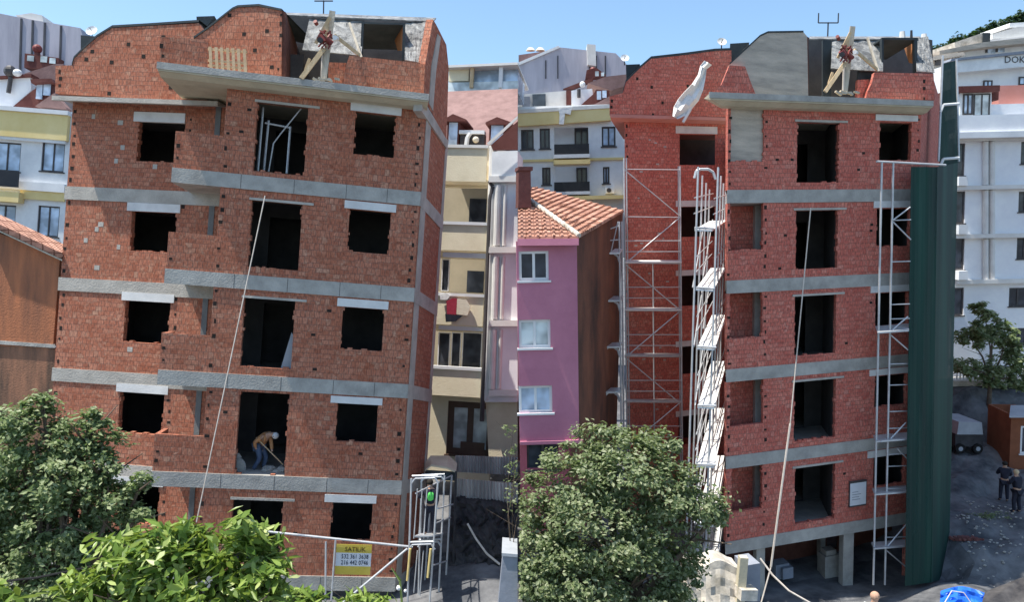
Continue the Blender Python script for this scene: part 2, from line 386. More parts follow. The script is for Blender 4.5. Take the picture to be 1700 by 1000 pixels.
def window(fr, x0, y0, x1, y1, parent, d=0, mull=1, frame='white_trim', pane='glass', fw=.06, hole=None, depth=.12, sill=True):
    """frame + glass set in a hole; returns hole rect"""
    r = fr.rect(x0, y0, x1, y1, d)
    m = MB(); s0, s1, t0, t1 = r
    m.wall(fr, s0, s1, t0, t1, [(s0 + fw + k * (s1 - s0 - fw) / (mull + 1), s0 + (k + 1) * (s1 - s0 - fw) / (mull + 1), t0 + fw, t1 - fw) for k in range(mull + 1)], d + depth - .05, d + depth + .02)
    w_ = build(m, 'window', frame, parent)
    build(MB().box(fr, s0 + .02, s1 - .02, t0 + .02, t1 - .02, d + depth - .01, d + depth + .005), 'pane', pane, w_)
    if sill: build(MB().box(fr, s0 - .06, s1 + .06, t0 - .06, t0, d - .06, d + depth - .05), 'sill', frame, w_)
    return r
VL = (.0646, .9978, .0093); VR = (-.0194, .9959, -.0884)
Lp = Frame((-9.726, 3.827, 22.423), (.9836, -.0767, .1622), VL)
Ls = Frame((-14.294, 3.684, 25.095), (.9947, -.0548, -.0864), VL)
Lc = Frame((-2.762, 3.284, 23.571), (.1492, -.1675, .9744), VL)      # right side wall, s runs to the rear
Rp = Frame((6.854, 3.541, 24.957), (.9506, .0475, .3069), VR, w=(-.02, 0, 1))
Rs = Frame((6.723, 6.947 - .1, 31.819), (.9463, .0505, .3193), VR, w=(.26, .03, 1))
Rq = Frame((6.854, 3.541, 24.957), (.9506, .0475, .3069), VR, w=(.262, .03, 1))   # same wall, depth along the plot edge
if Lc.w.dot(Lp.u) > 0: Lc.w = -Lc.w                                     # d of the side wall runs inwards
def front(depth, x, y, V, yaw=0, pitch=0):                              # a wall frame facing the camera, yaw>0: right end further away
    O = Vector(((x - 850) / FPX * depth, (500 - y) / FPX * depth, depth)); v = Vector(V).normalized()
    u = Vector((math.cos(R_(yaw)), 0, math.sin(R_(yaw)))); u = (u - v * u.dot(v)).normalized()
    if pitch: u = (u + v * math.tan(R_(pitch))).normalized()
    return Frame(O, u, v)
H = 2.9; SL = .42; ST = H - SL
GL = Lp.P(655, 992).z                                                    # ground at each building
GR = Rp.P(1505, 962).z

# ================================================================== LEFT HALF: brown brick building
WL = 7.08
bl = thing('brick_building', Lp.pt(WL / 2, -12.6, 0), 'unfinished brown brick apartment block without scaffold on its front, left of the two', 'building')
def tooth(m, fr, s, t0, t1, d, step=.39, w_=.09, h=.10):                 # hollow block ends as dark patches, inner shade painted, second material
    m.cur = 1; t = t0 + .15
    while t < t1 - .1:
        if random.random() < .82:
            a, b = w_ * random.uniform(.35, .75), h * random.uniform(.6, 1.3); o = random.uniform(-.03, .03)
            m.box(fr, s - a + o, s + a * random.uniform(.4, 1) + o, t, t + b, d - .006, d + .01)
        t += step * random.uniform(.75, 1.15)
    m.cur = 0
def ragged(m, fr, h, seed):
    rn = random.Random(seed); t = h[2]
    while t < h[3] - .1:
        for s_, sg_ in ((h[0], 1), (h[1], -1)):
            if rn.random() < .45:
                e = rn.uniform(.012, .055); a, b = sorted((s_ - sg_ * .01, s_ + sg_ * e)); m.box(fr, a, b, t + .01, min(t + rn.uniform(.09, .17), h[3]), .006, .19)
        t += rn.choice((.14, .19, .28))
    s_ = h[0]
    while s_ < h[1] - .15:
        if rn.random() < .35: m.box(fr, s_ + .01, s_ + rn.uniform(.1, .2), h[2] - .01, h[2] + rn.uniform(.015, .05), .01, .18)
        s_ += .2
# storeys of the projecting front
midL = [(427, 171, 512, 177, 420, 285, 505, 290), (418, 332, 502, 340, 411, 443, 495, 449), (405, 493, 490, 502, 399, 608, 483, 614), (397, 650, 480, 655, 390, 783, 473, 787), (387, 828, 470, 834, 380, 930, 464, 935)]
winL = [(588, 188, 656, 259), (578, 350, 647, 420), (567, 512, 636, 582), (558, 671, 626, 735), (549, 835, 617, 899)]
lintL = [(582, 175, 667, 188), (572, 336.5, 658, 349.5), (560, 498, 645, 511.5), (549, 659.5, 635, 671), (539, 822.5, 625, 835)]
def lint(fr, x0, y0, x1, y1, par, mat='lintel_white', d=-.05, name='lintel'):
    return build(MB().pbox(fr, x0, y0, x1, y1, d, .1, 0), name, mat, par)
S0W = Lp.S(370, 250)
for k in range(5):
    tb = -H * k; top = tb + (ST if k else Lp.T(700, 172))
    q = midL[k]; a = (Lp.px(q[0], q[1]), Lp.px(q[2], q[3]), Lp.px(q[4], q[5]), Lp.px(q[6], q[7]))
    hm = ((a[0][0] + a[2][0]) / 2, (a[1][0] + a[3][0]) / 2, (a[2][1] + a[3][1]) / 2, (a[0][1] + a[1][1]) / 2)
    if k == 3: hm = (hm[0], hm[1], tb, hm[3])
    hw = Lp.rect(*winL[k])
    m = MB().wall(Lp, S0W, WL, tb, top, [hm, hw], 0, .2); ragged(m, Lp, hw, k); ragged(m, Lp, hm, k + 10)
    tooth(m, Lp, WL - .13, tb, top, 0); tooth(m, Lp, S0W + .10, tb, top, 0, .45)
    m.cur = 1
    for _ in range(5):
        s, t = random.uniform(S0W + .3, WL - .4), random.uniform(tb + .2, top - .3)
        if not any(h[0] - .2 < s < h[1] + .15 and h[2] - .2 < t < h[3] + .15 for h in (hm, hw)): m.box(Lp, s, s + .12, t, t + .08, -.005, .01)
    m.cur = 0
    m.wall(Lp, S0W + .03, S0W + .2, tb, top, [], .2, 1.1)                 # side of the projecting block
    build(m, 'brick_wall', ['brick_brown', 'hole_shade'], bl)
    # balcony parapet
    m = MB().box(Lp, 0.02, S0W, tb, tb + 1.06, 0, .12); m.box(Lp, .02, .14, tb, tb + 1.06, .12, 1.0)
    tooth(m, Lp, .11, tb + .1, tb + 1.0, 0, .36)
    build(m, 'parapet', ['brick_brown', 'hole_shade'], bl)
    lint(Lp, *lintL[k], bl)
    s0, s1 = hm[0] - .05, hm[1] + .32
    if k != 3: build(MB().box(Lp, s0 - .02, s1, hm[3], hm[3] + .07, -.04, .12), 'lintel', 'concrete', bl)
# slabs and bands
for k in range(5):
    t = -H * k
    mm = MB().box(Lp, 0, WL + .02, t - SL, t, -.035, 5.2)
    mm.cur = 1
    for s in (1.9, 3.4, 4.9, 6.1): mm.box(Lp, s, s + .015, t - SL + .01, t - .01, -.038, -.03)
    build(mm, 'floor_slab', ['concrete_grey', 'concrete_dark_unlit'], bl)
# cornice with cove
sc0 = Lp.S(262, 108, -.75); tc = (Lp.T(262, 107, -.75) + Lp.T(700, 154, -.75)) / 2; tbm = Lp.T(700, 184, 0)
build(MB().profile(Lp, sc0, WL + .03, [(-.75, tc), (5.2, tc), (5.2, tbm), (0, tbm), (-.42, tbm), (-.66, tc - .2), (-.75, tc - .2)]), 'cornice', 'concrete_warm', bl)
build(MB().box(Lp, sc0 - .02, WL + .04, tc - .16, tc + .03, -.79, -.752), 'cornice_edge', 'concrete_grey', bl)
# set back wall
sL0 = Ls.S(109, 308); sL1 = Ls.S(384, 330)
swin = [(228, 202, 306, 269), (217, 352, 292, 418), (206, 501, 281, 570), (197, 653, 271, 721), (190, 806, 264, 870)]
slint = [(223, 187, 308, 203), (212, 338, 300, 352), (203, 487, 290, 501), (194, 639, 280, 653), (186, 793, 272, 806)]
TS = [0, -2.93, -5.83, -8.74, -11.65]
topS = Ls.T(115, 168)
for k in range(5):
    tb = TS[k]; top = (TS[k - 1] - .42) if k else topS
    h = Ls.rect(*swin[k])
    m = MB().wall(Ls, sL0 + .05, sL1, tb, top, [h], 0, .2); ragged(m, Ls, h, k + 20)
    tooth(m, Ls, sL0 + .17, tb, top, 0, .37); tooth(m, Ls, h[1] + .18, tb + .9, top, 0, .4)
    m.cur = 2
    for _ in range(7 if k < 2 else 2):
        s, t = random.uniform(.4, 3.0), random.uniform(tb + .2, top - .3)
        if not (h[0] - .2 < s < h[1] + .1 and h[2] - .2 < t < h[3] + .1): m.box(Ls, s, s + random.uniform(.1, .18), t, t + .15, -.006, .01)
    m.cur = 0
    build(m, 'brick_wall', ['brick_brown', 'hole_shade', 'concrete'], bl)
    build(MB().box(Ls, sL0, sL1, tb - .42, tb, -.03, 4.2), 'floor_slab', 'concrete', bl)
    build(MB().pbox(Ls, *slint[k], -.04, .1, 0), 'lintel', 'lintel_white', bl)
    c0, c1 = Ls.S(357, 200, -.02), Ls.S(366, 200, -.02)
    build(MB().box(Ls, c0, c1, tb, top, -.02, -.003), 'column', 'concrete_loggia_shade', bl)
tcs = Ls.T(86, 155, -.72); tce = Ls.T(300, 169, -.72); tcs = (tcs + tce) / 2
sc0 = Ls.S(86, 160, -.72)
build(MB().profile(Ls, sc0, sL1 - .3, [(-.72, tcs), (4, tcs), (4, topS), (0, topS), (-.1, topS + .02), (-.62, tcs - .14), (-.72, tcs - .14)]), 'cornice', 'concrete', bl)
# attic gable above the set back wall
gab = [(92, 155), (92, 109), (119, 108), (122, 98), (140, 80), (160, 62), (186, 46), (240, 43), (330, 38), (345, 60), (345, 172), (300, 168)]
m = MB().pprism(Ls, gab, -.45, -.25)
tooth(m, Ls, Ls.S(100, 130, -.45), Ls.T(100, 152, -.45), Ls.T(100, 112, -.45), -.45, .25)
m.cur = 1
for x, y in ((140, 95), (182, 100), (150, 82), (235, 90), (268, 58), (210, 70), (178, 152), (280, 142)): m.pbox(Ls, x, y, x + 6, y + 6, -.456, -.4)
m.cur = 0
build(m, 'gable_wall', ['brick_brown', 'hole_shade'], bl)
edge = [(119, 108), (122, 97), (140, 79), (160, 61), (186, 45), (240, 42), (330, 36)]
m = MB()
for a, b in zip(edge, edge[1:]):
    p, q = Ls.P(*a, -.47), Ls.P(*b, -.47); m.face([p, q, q + Ls.w * 4, p + Ls.w * 4]); m.face([p + Ls.v * .07, p + Ls.v * .07 + Ls.w * 4, q + Ls.v * .07 + Ls.w * 4, q + Ls.v * .07]); m.face([p, p + Ls.v * .07, q + Ls.v * .07, q])
build(m, 'roof', 'roof_dark', bl)
# gable of the projecting front, turned like the set back wall
Lg = Frame((0, 0, 1), (.9947, -.0548, -.0864), VL); Lg.O = Lp.P(468, 100, -.35)
g2 = [(322, 116), (322, 64), (345, 48), (386, 16), (395, 12), (430, 10), (468, 18), (467, 130)]
m = MB().pprism(Lg, g2, 0, .2); tooth(m, Lg, Lg.S(463, 100), Lg.T(463, 125), Lg.T(463, 20), 0, .3)
m.cur = 1
for x, y in ((378, 22), (402, 53), (440, 48), (448, 108), (420, 80)): m.pbox(Lg, x, y, x + 6, y + 6, -.006, .01)
m.cur = 0
build(m, 'gable_wall', ['brick_brown', 'hole_shade'], bl)
m = MB()
for a, b in zip(g2[1:6], g2[2:7]):
    p, q = Lg.P(*a), Lg.P(*b); p -= Lg.w * .03; q -= Lg.w * .03
    m.face([p, q, q + Lg.w * 3, p + Lg.w * 3]); m.face([p + Lg.v * .06, p + Lg.v * .06 + Lg.w * 3, q + Lg.v * .06 + Lg.w * 3, q + Lg.v * .06]); m.face([p, p + Lg.v * .06, q + Lg.v * .06, q])
build(m, 'roof', 'roof_dark', bl)
m = MB().pprism(Lp, [(266, 107), (266, 61), (300, 62), (346, 67), (346, 116)], -.68, -.56)
tooth(m, Lp, Lp.S(269, 90, -.68), Lp.T(269, 104, -.68), Lp.T(269, 64, -.68), -.68, .3)
m.wall(Lp, Lp.S(267, 90, -.68), Lp.S(267, 90, -.68) + .12, Lp.T(267, 104, -.68), Lp.T(267, 62, -.68), [], -.56, 1.6)
build(m, 'parapet', ['brick_brown', 'hole_shade'], bl)
# attic: side wall of the terrace opening, dark room, low wall
d0 = -.3
build(MB().prism(Lp, [Lp.px(468, 126, d0), Lp.px(468, 18, d0), Lp.px(474, 19, d0), Lp.px(474, 127, d0)], d0, 3.2), 'terrace_side_wall', 'inner_brick_shade', bl)
build(MB().pprism(Lp, [(440, 140), (440, 20), (470, 24), (716, 33), (712, 170)], 2.9, 3.1), 'inner_wall', 'concrete_dark_unlit', bl)
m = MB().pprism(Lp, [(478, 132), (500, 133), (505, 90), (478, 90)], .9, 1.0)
build(m, 'inner_panel', 'concrete_dark_unlit', bl)
m = MB().pprism(Lp, [(570, 138), (572, 118), (576, 104), (580, 92), (640, 98), (699, 104), (699, 155)], -.35, -.15)
m.pprism(Lp, [(545, 135), (545, 103), (575, 104), (569, 138)], -.1, .1)
tooth(m, Lp, WL - .12, tc, Lp.T(698, 106, -.35), -.35, .35)
build(m, 'low_wall', ['brick_brown', 'hole_shade'], bl)
# tarpaulin covered mansard slope with a dormer hole
def crumple(fr, quad, d_top, d_bot, n=10, amp=.028, seed=1, mz=14):
    """quad = TL,TR,BR,BL pixels"""
    rnd = random.Random(seed); tl, tr, br, bl_ = quad; rows = []
    for i in range(n + 1):
        a = i / n; row = []
        for j in range(mz + 1):
            b = j / mz
            x = (tl[0] * (1 - b) + tr[0] * b) * (1 - a) + (bl_[0] * (1 - b) + br[0] * b) * a
            y = (tl[1] * (1 - b) + tr[1] * b) * (1 - a) + (bl_[1] * (1 - b) + br[1] * b) * a
            d = d_top * (1 - a) + d_bot * a + rnd.uniform(-amp, amp)
            row.append(fr.P(x, y, d))
        rows.append(row)
    return rows
m = MB().sheet(crumple(Lp, [(514, 30), (604, 34), (600, 92), (502, 82)], 1.1, -.1, seed=3), .03)
build(m, 'tarpaulin', 'tarp_silver', bl, smooth=False)
m = MB().sheet(crumple(Lp, [(673, 36), (719, 30), (701, 104), (672, 99)], 1.1, -.2, seed=4), .03)
build(m, 'tarpaulin', 'tarp_silver', bl)
m = MB().sheet(crumple(Lp, [(470, 20), (724, 29), (719, 35), (472, 24)], 1.6, 1.0, 2, .02, 5, 20), .04)
build(m, 'roof', 'tarp_silver', bl)
# dormer
m = MB().pprism(Lp, [(600, 36), (672, 38), (672, 41), (600, 39)], .2, 2.6); m.pprism(Lp, [(600, 39), (604, 39), (602, 92), (598, 92)], .2, .35)
m.pprism(Lp, [(669, 40), (673, 40), (671, 100), (667, 99)], .2, .35)
build(m, 'dormer_frame', 'roof_dark', bl)
m = MB(); P = lambda x, y, d: Lp.P(x, y, d)
m.face([P(648, 41, 2.4), P(669, 41, .36), P(668, 84, .36), P(660, 84, 1.2)]); m.face([P(660, 84, 1.25), P(668, 84, .4), P(669, 41, .4), P(648, 41, 2.45)])
build(m, 'dormer_lining', 'orange_panel', bl)
# side wall (right)
TSD = Lc.S(735, 362)
for k in range(5):
    tb = -H * k; top = tb + (ST if k else 2.6)
    build(MB().wall(Lc, .02, TSD, tb, top, [], 0, .2), 'brick_wall', 'brick_brown', bl)
    build(MB().box(Lc, -.0, TSD, tb - SL, tb, -.03, .2), 'floor_slab', 'concrete', bl)
    build(MB().box(Lc, .12, .62, tb, top, -.025, .1), 'column', 'concrete', bl)
    build(MB().box(Lc, TSD - .28, TSD - .02, tb, top, -.02, .1), 'column', 'concrete', bl)
build(MB().pprism(Lc, [(703, 160), (706, 106), (719, 32), (724, 40), (741, 74), (745, 113), (741, 236)], -.02, .2), 'gable_wall', 'brick_brown', bl)
build(MB().pprism(Lc, [(713, 172), (717, 110), (727, 56), (732, 62), (724, 120), (719, 184)], -.045, .1), 'column', 'concrete', bl)
build(MB().pprism(Lc, [(700, 184), (702, 163), (742, 232), (742, 247)], -.06, .2), 'side_band', 'concrete', bl)
# interior walls and far side
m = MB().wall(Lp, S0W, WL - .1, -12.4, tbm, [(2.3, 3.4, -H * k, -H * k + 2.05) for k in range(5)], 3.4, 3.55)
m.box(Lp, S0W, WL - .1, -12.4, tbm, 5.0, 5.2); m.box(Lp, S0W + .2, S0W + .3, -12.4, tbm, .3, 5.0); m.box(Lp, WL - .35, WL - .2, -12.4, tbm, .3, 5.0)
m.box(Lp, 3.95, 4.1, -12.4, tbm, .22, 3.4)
build(m, 'inner_wall', 'concrete_dark_unlit', bl)
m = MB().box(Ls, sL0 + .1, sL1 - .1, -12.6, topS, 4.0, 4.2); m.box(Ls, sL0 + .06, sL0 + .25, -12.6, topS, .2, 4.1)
build(m, 'inner_wall', 'concrete_dark_unlit', bl)
# foot of the building below the lowest band
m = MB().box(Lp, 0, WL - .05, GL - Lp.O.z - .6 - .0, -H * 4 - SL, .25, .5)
build(m, 'base_wall', 'concrete_dark_unlit', bl)

# ---- props, boards inside the left openings
def post(fr, a, b, d, r=.03, mat='galvanised', name='prop'): return MB().tube(fr.P(*a, d), fr.P(*b, d), r)
m = MB()
for a, b in (((437, 178), (428, 284)), ((446, 200), (438, 284)), ((482, 210), (476, 288))): m.tube(Lp.P(*a, .5), Lp.P(*b, .5), .035)
m.path([Lp.P(500, 180, .3), Lp.P(466, 222, .4), Lp.P(454, 238, .4), Lp.P(446, 285, .4)], .02)
m.tube(Lp.P(482, 212, .5), Lp.P(440, 204, .5), .03)
tag(build(m, 'door_frame_bundle', 'galvanised'), 'grey metal props with a bent strip in the top central opening, left building', 'metal props')
def plank(fr, quad, d, name, mat, label, cat, th=.04):
    return tag(build(MB().pprism(fr, quad, d, d + th), name, mat), label, cat)
plank(Lp, [(484, 552), (489, 560), (483, 614), (466, 612)], .35, 'leaning_board', 'truck_grey', 'grey board leaning inside the third central opening of the left building', 'board')
# poster sign
def text_mesh(body, size):
    c = bpy.data.curves.new('t', 'FONT'); c.body = body; c.size = size; c.extrude = .004; c.align_x = 'CENTER'; c.resolution_u = 2
    o = bpy.data.objects.new('t', c); COL.objects.link(o); dg = bpy.context.evaluated_depsgraph_get(); dg.update()
    me = bpy.data.meshes.new_from_object(o.evaluated_get(dg)); vs = [v.co.copy() for v in me.vertices]; fs = [tuple(p.vertices) for p in me.polygons]
    bpy.data.objects.remove(o); bpy.data.meshes.remove(me); return vs, fs
def put_text(mb, fr, body, s, t, d, width, height):
    vs, fs = text_mesh(body, 1); xs = [v.x for v in vs]; ys = [v.y for v in vs]; x0, x1, y0, y1 = min(xs), max(xs), min(ys), max(ys)
    q = [fr.pt(s + (v.x - (x0 + x1) / 2) / (x1 - x0) * width, t + (v.y - y0) / (y1 - y0) * height, d - (v.z + .004)) for v in vs]
    for f in fs: mb.face([q[i] for i in f])
dS = -.9
s0, s1, t0, t1 = Lp.rect(557, 905, 616, 955, dS)
sg = thing('poster_sign', Lp.pt((s0 + s1) / 2, t0, dS), 'yellow and white phone number banner tied to the scaffold rail below the lowest window', 'banner')
build(MB().box(Lp, s0, s1, t0, t0 + (t1 - t0) * .28, dS, dS + .015).box(Lp, s0, s1, t0 + (t1 - t0) * .72, t1, dS, dS + .015), 'yellow_band', 'sign_yellow', sg)
build(MB().box(Lp, s0, s1, t0 + (t1 - t0) * .28, t0 + (t1 - t0) * .72, dS, dS + .015), 'white_band', 'paper_white', sg)
m = MB(); w_ = s1 - s0; h_ = t1 - t0; sm = (s0 + s1) / 2 + .04
put_text(m, Lp, '532 361 3638', sm, t0 + h_ * .53, dS - .004, w_ * .76, h_ * .145); put_text(m, Lp, '216 442 0746', sm, t0 + h_ * .33, dS - .004, w_ * .76, h_ * .145)
build(m, 'phone_numbers', 'ink_dark', sg)
m = MB(); put_text(m, Lp, 'SATILIK', sm, t0 + h_ * .77, dS - .004, w_ * .58, h_ * .15)
build(m, 'heading', 'ink_brown', sg)

# ---- rail and props of the lower scaffold, left building
rl = thing('scaffold_rail', Lp.P(560, 1000, -.95), 'thin grey scaffold rail with two posts in front of the lowest floor', 'rail')
build(MB().tube(Lp.P(440, 883, -.95), Lp.P(685, 909, -.95), .035), 'top_rail', 'galvanised', rl)
for a, b in (((557, 898), (549, 1010)), ((541, 900), (540, 1010))): build(MB().tube(Lp.P(*a, -.97), Lp.P(*b, -.97), .03), 'post', 'galvanised', rl)
build(MB().tube(Lp.P(565, 1005, -1.02), Lp.P(676, 912, -1.02), .035), 'brace', 'galvanised', rl)
# ---- scaffold tower at the corner with a worker
tw = thing('scaffold_tower', at(712, 1005, 22.6), 'grey tubular scaffold tower at the right corner of the left brick building', 'scaffold')
def tubes(parent, name, segs, r=.03, mat='galvanised', n=6):
    for a, b in segs: build(MB().tube(a, b, r, n), name, mat, parent)
A = lambda x, y, z: at(x, y, z)
tubes(tw, 'upright', [(A(683, 795, 22.2), A(676, 1020, 22.2)), (A(727, 800, 22.2), A(712, 1020, 22.2)), (A(700, 792, 23.6), A(694, 1010, 23.6)), (A(738, 790, 23.6), A(727, 1010, 23.6)), (A(750, 790, 24.4), A(738, 1000, 24.4)), (A(717, 792, 24.4), A(703, 1000, 24.4))])
for y, z in ((794, 22.2), (904, 22.2), (792, 23.6), (900, 23.4)):
    x0, x1 = (684, 727) if z < 23 else (700, 738)
    if y > 850: x0 -= 5; x1 -= 6
    m = MB(); m.path([A(x0 - 1, y + 9, z), A(x0 + 5, y + 1, z), A(x1 - 5, y, z), A(x1 + 1, y + 9, z)], .03); m.tube(A(x0, y - 3, z), A(x1, y - 4, z), .03)
    build(m, 'frame_arch', 'galvanised', tw)
tubes(tw, 'brace', [(A(727, 845, 22.2), A(752, 838, 24.3)), (A(722, 870, 22.2), A(748, 860, 24.3)), (A(718, 940, 22.2), A(742, 932, 24.3)), (A(690, 820, 22.2), A(750, 790, 24.4))], .022)
for (x, y0, y1) in ((693, 812, 895), (701, 812, 898), (709, 812, 898), (693, 915, 985), (703, 915, 990)): tubes(tw, 'guard_bar', [(A(x, y0, 22.9), A(x - 6, y1, 22.9))], .018)
build(MB().sheet([[A(688, 893, 22.4), A(718, 893, 22.4)], [A(700, 888, 23.9), A(736, 888, 23.9)]], .05, Vector((0, 0, 1))), 'deck', 'galvanised', tw)
tubes(tw, 'yellow_post', [(A(681, 912, 22.15), A(676, 965, 22.15)), (A(715, 912, 22.15), A(710, 960, 22.15))], .036, 'tube_yellow')

# ---- people
def skin_obj(name, joints, edges, mat, parent, base):
    """joints: list of (point, radius) ; grown with a Skin modifier, root is joint 0"""
    me = bpy.data.meshes.new(name); me.from_pydata([Vector(j[0]) - base for j in joints], edges, [])
    me.materials.append(MATS[mat]); o = bpy.data.objects.new(name, me); COL.objects.link(o)
    md = o.modifiers.new('skin', 'SKIN')
    for i, j in enumerate(joints):
        r = j[1]; me.skin_vertices[0].data[i].radius = (r, r) if not isinstance(r, tuple) else r
    me.skin_vertices[0].data[0].use_root = True; md.use_smooth_shade = True
    sb = o.modifiers.new('sub', 'SUBSURF'); sb.levels = 2; sb.render_levels = 2
    if parent: o.parent = parent
    else: o.location = base
    BASE[o.name] = base
    return o
SK = ['pelvis', 'chest', 'neck', 'head', 'top', 'lsh', 'lel', 'lwr', 'lha', 'rsh', 'rel', 'rwr', 'rha', 'lhip', 'lkn', 'lan', 'lto', 'rhip', 'rkn', 'ran', 'rto']
SE = [('pelvis', 'chest'), ('chest', 'neck'), ('neck', 'head'), ('head', 'top'), ('chest', 'lsh'), ('lsh', 'lel'), ('lel', 'lwr'), ('lwr', 'lha'), ('chest', 'rsh'), ('rsh', 'rel'), ('rel', 'rwr'), ('rwr', 'rha'),
      ('pelvis', 'lhip'), ('lhip', 'lkn'), ('lkn', 'lan'), ('lan', 'lto'), ('pelvis', 'rhip'), ('rhip', 'rkn'), ('rkn', 'ran'), ('ran', 'rto')]
RAD = dict(pelvis=.135, chest=.155, neck=.06, head=.095, top=.075, lsh=.075, lel=.045, lwr=.033, lha=.04, lhip=.09, lkn=.06, lan=.042, lto=.038)
for k in list(RAD):
    if k[0] == 'l': RAD['r' + k[1:]] = RAD[k]
def person(base, yaw, pose, label, top_mat, leg_mat, hair='hair_dark', scale=1.0, vest=None, extra=None, group=None):
    """pose: joint -> (side, forward, up) in metres for a 1.75 m figure; yaw 0 looks to the camera"""
    base = Vector(base); Rm = Matrix.Rotation(yaw, 3, 'Z')
    J = {k: base + Rm @ Vector(pose[k]) * scale for k in SK}
    idx = {k: i for i, k in enumerate(SK)}
    body = skin_obj('person', [(J[k], RAD[k] * scale) for k in SK], [(idx[a], idx[b]) for a, b in SE], 'skin', None, base)
    tag(body, label, 'person', group)
    tj = ['pelvis', 'chest', 'lsh', 'lel', 'rsh', 'rel', 'lwr', 'rwr', 'neck']
    ti = {k: i for i, k in enumerate(tj)}; g = .022
    rr = dict(RAD); rr['neck'] = .055
    pts = [(J[k] if k != 'neck' else J['chest'].lerp(J['neck'], .5), (rr[k] + g) * scale) for k in tj]
    skin_obj('shirt', pts, [(ti[a], ti[b]) for a, b in (('pelvis', 'chest'), ('chest', 'lsh'), ('lsh', 'lel'), ('lel', 'lwr'), ('chest', 'rsh'), ('rsh', 'rel'), ('rel', 'rwr'), ('chest', 'neck'))], top_mat, body, base)
    lj = ['pelvis', 'lhip', 'lkn', 'lan', 'rhip', 'rkn', 'ran']; li = {k: i for i, k in enumerate(lj)}
    skin_obj('trousers', [(J[k], (RAD[k] + .024) * scale) for k in lj], [(li[a], li[b]) for a, b in (('pelvis', 'lhip'), ('lhip', 'lkn'), ('lkn', 'lan'), ('pelvis', 'rhip'), ('rhip', 'rkn'), ('rkn', 'ran'))], leg_mat, body, base)
    for s in 'lr': skin_obj('shoe', [(J[s + 'an'], .05 * scale), (J[s + 'to'], .05 * scale)], [(0, 1)], 'cloth_dark', body, base)
    hc = J['head'].lerp(J['top'], .45)
    build(MB().ball(hc + (J['top'] - J['head']).normalized() * .035 * scale, .108 * scale, 10), 'hair', hair, body, smooth=True)
    fw = Rm @ Vector((0, -1, 0)); build(MB().ball(hc + fw * .10 * scale - Vector((0, 0, .02)), .022, 6), 'nose', 'skin', body, smooth=True)
    if vest:
        skin_obj('vest', [(J['pelvis'].lerp(J['chest'], .1), .175 * scale), (J['chest'], .195 * scale), (J['chest'].lerp(J['neck'], .55), .12 * scale)], [(0, 1), (1, 2)], vest, body, base)
    return body, J
def stand(dx=0, lean=0, arms='down'):
    p = dict(pelvis=(0, 0, .95), chest=(0, -.03 - lean * .5, 1.32), neck=(0, -.04 - lean, 1.5), head=(0, -.05 - lean, 1.6), top=(0, -.05 - lean, 1.7),
             lsh=(.19, -.03 - lean * .8, 1.42), lel=(.25, -.02 - lean, 1.14), lwr=(.24, -.12 - lean, .9), lha=(.23, -.16 - lean, .82),
             rsh=(-.19, -.03 - lean * .8, 1.42), rel=(-.25, -.02 - lean, 1.14), rwr=(-.24, -.12 - lean, .9), rha=(-.23, -.16 - lean, .82),
             lhip=(.1, 0, .88), lkn=(.12, -.04, .5), lan=(.13, 0, .09), lto=(.15, -.16, .04), rhip=(-.1, 0, .88), rkn=(-.12, -.02, .5), ran=(-.13, .05, .09), rto=(-.16, -.11, .04))
    if arms == 'hold':
        p.update(lel=(.27, -.14, 1.2), lwr=(.12, -.34, 1.22), lha=(.05, -.38, 1.26), rel=(-.27, -.12, 1.18), rwr=(-.1, -.32, 1.12), rha=(-.02, -.36, 1.14))
    if arms == 'rail': p.update(lel=(.3, -.2, 1.2), lwr=(.22, -.42, 1.12), lha=(.2, -.48, 1.1))
    return p
b_ = at(713, 889, 23.1)
person(b_, R_(200), stand(lean=.02, arms='rail'), 'worker in a bright green vest and dark trousers standing on the corner scaffold', 'cloth_dark', 'cloth_dark', vest='green_vest', scale=.93)
# bending worker with a shovel in the fourth central opening
bp_ = Lp.P(436, 784, .8)
bend = dict(pelvis=(-.12, 0, .88), chest=(.10, -.05, 1.18), neck=(.27, -.07, 1.26), head=(.36, -.09, 1.24), top=(.45, -.1, 1.21),
            lsh=(.18, .08, 1.24), lel=(.26, .03, .98), lwr=(.32, -.1, .76), lha=(.34, -.13, .69), rsh=(.08, -.22, 1.24), rel=(-.18, -.3, 1.02), rwr=(-.16, -.24, .84), rha=(-.13, -.22, .78),
            lhip=(-.1, .09, .84), lkn=(.08, .1, .48), lan=(-.02, .12, .09), lto=(.12, .12, .04), rhip=(-.14, -.1, .84), rkn=(-.05, -.14, .47), ran=(-.28, -.12, .09), rto=(-.16, -.16, .04))
person(bp_, 0, bend, 'worker in orange shirt and jeans bending over a long tool in a central opening', 'shirt_orange', 'denim', hair='hat_white', scale=.93)
sh = thing('shovel', Lp.P(476, 778, .6), 'long handled shovel held by the bending worker in the brick opening', 'shovel')
build(MB().tube(Lp.P(425, 727, .55), Lp.P(470, 772, .55), .018), 'handle', 'timber', sh)
build(MB().pprism(Lp, [(467, 771), (471, 768), (478, 776), (473, 780)], .55, .58), 'blade', 'dark_metal', sh)
m = MB()
for i in range(26):
    c = Lp.P(random.uniform(440, 472), 786, random.uniform(.5, 1.6)); m.ball(c + Vector((0, 0, random.uniform(.0, .18))), random.uniform(.1, .2), 5, (1, 1, .6))
tag(build(m, 'rubble_heap', 'concrete_grey'), 'grey rubble heap at the feet of the bending worker', 'rubble')['kind'] = 'stuff'
m = MB().ball(Lp.P(396, 776, .6), .22, 8, (1, .7, 1.3)); m.tube(Lp.P(396, 761, .6), Lp.P(394, 753, .6), .1, 8, .05)
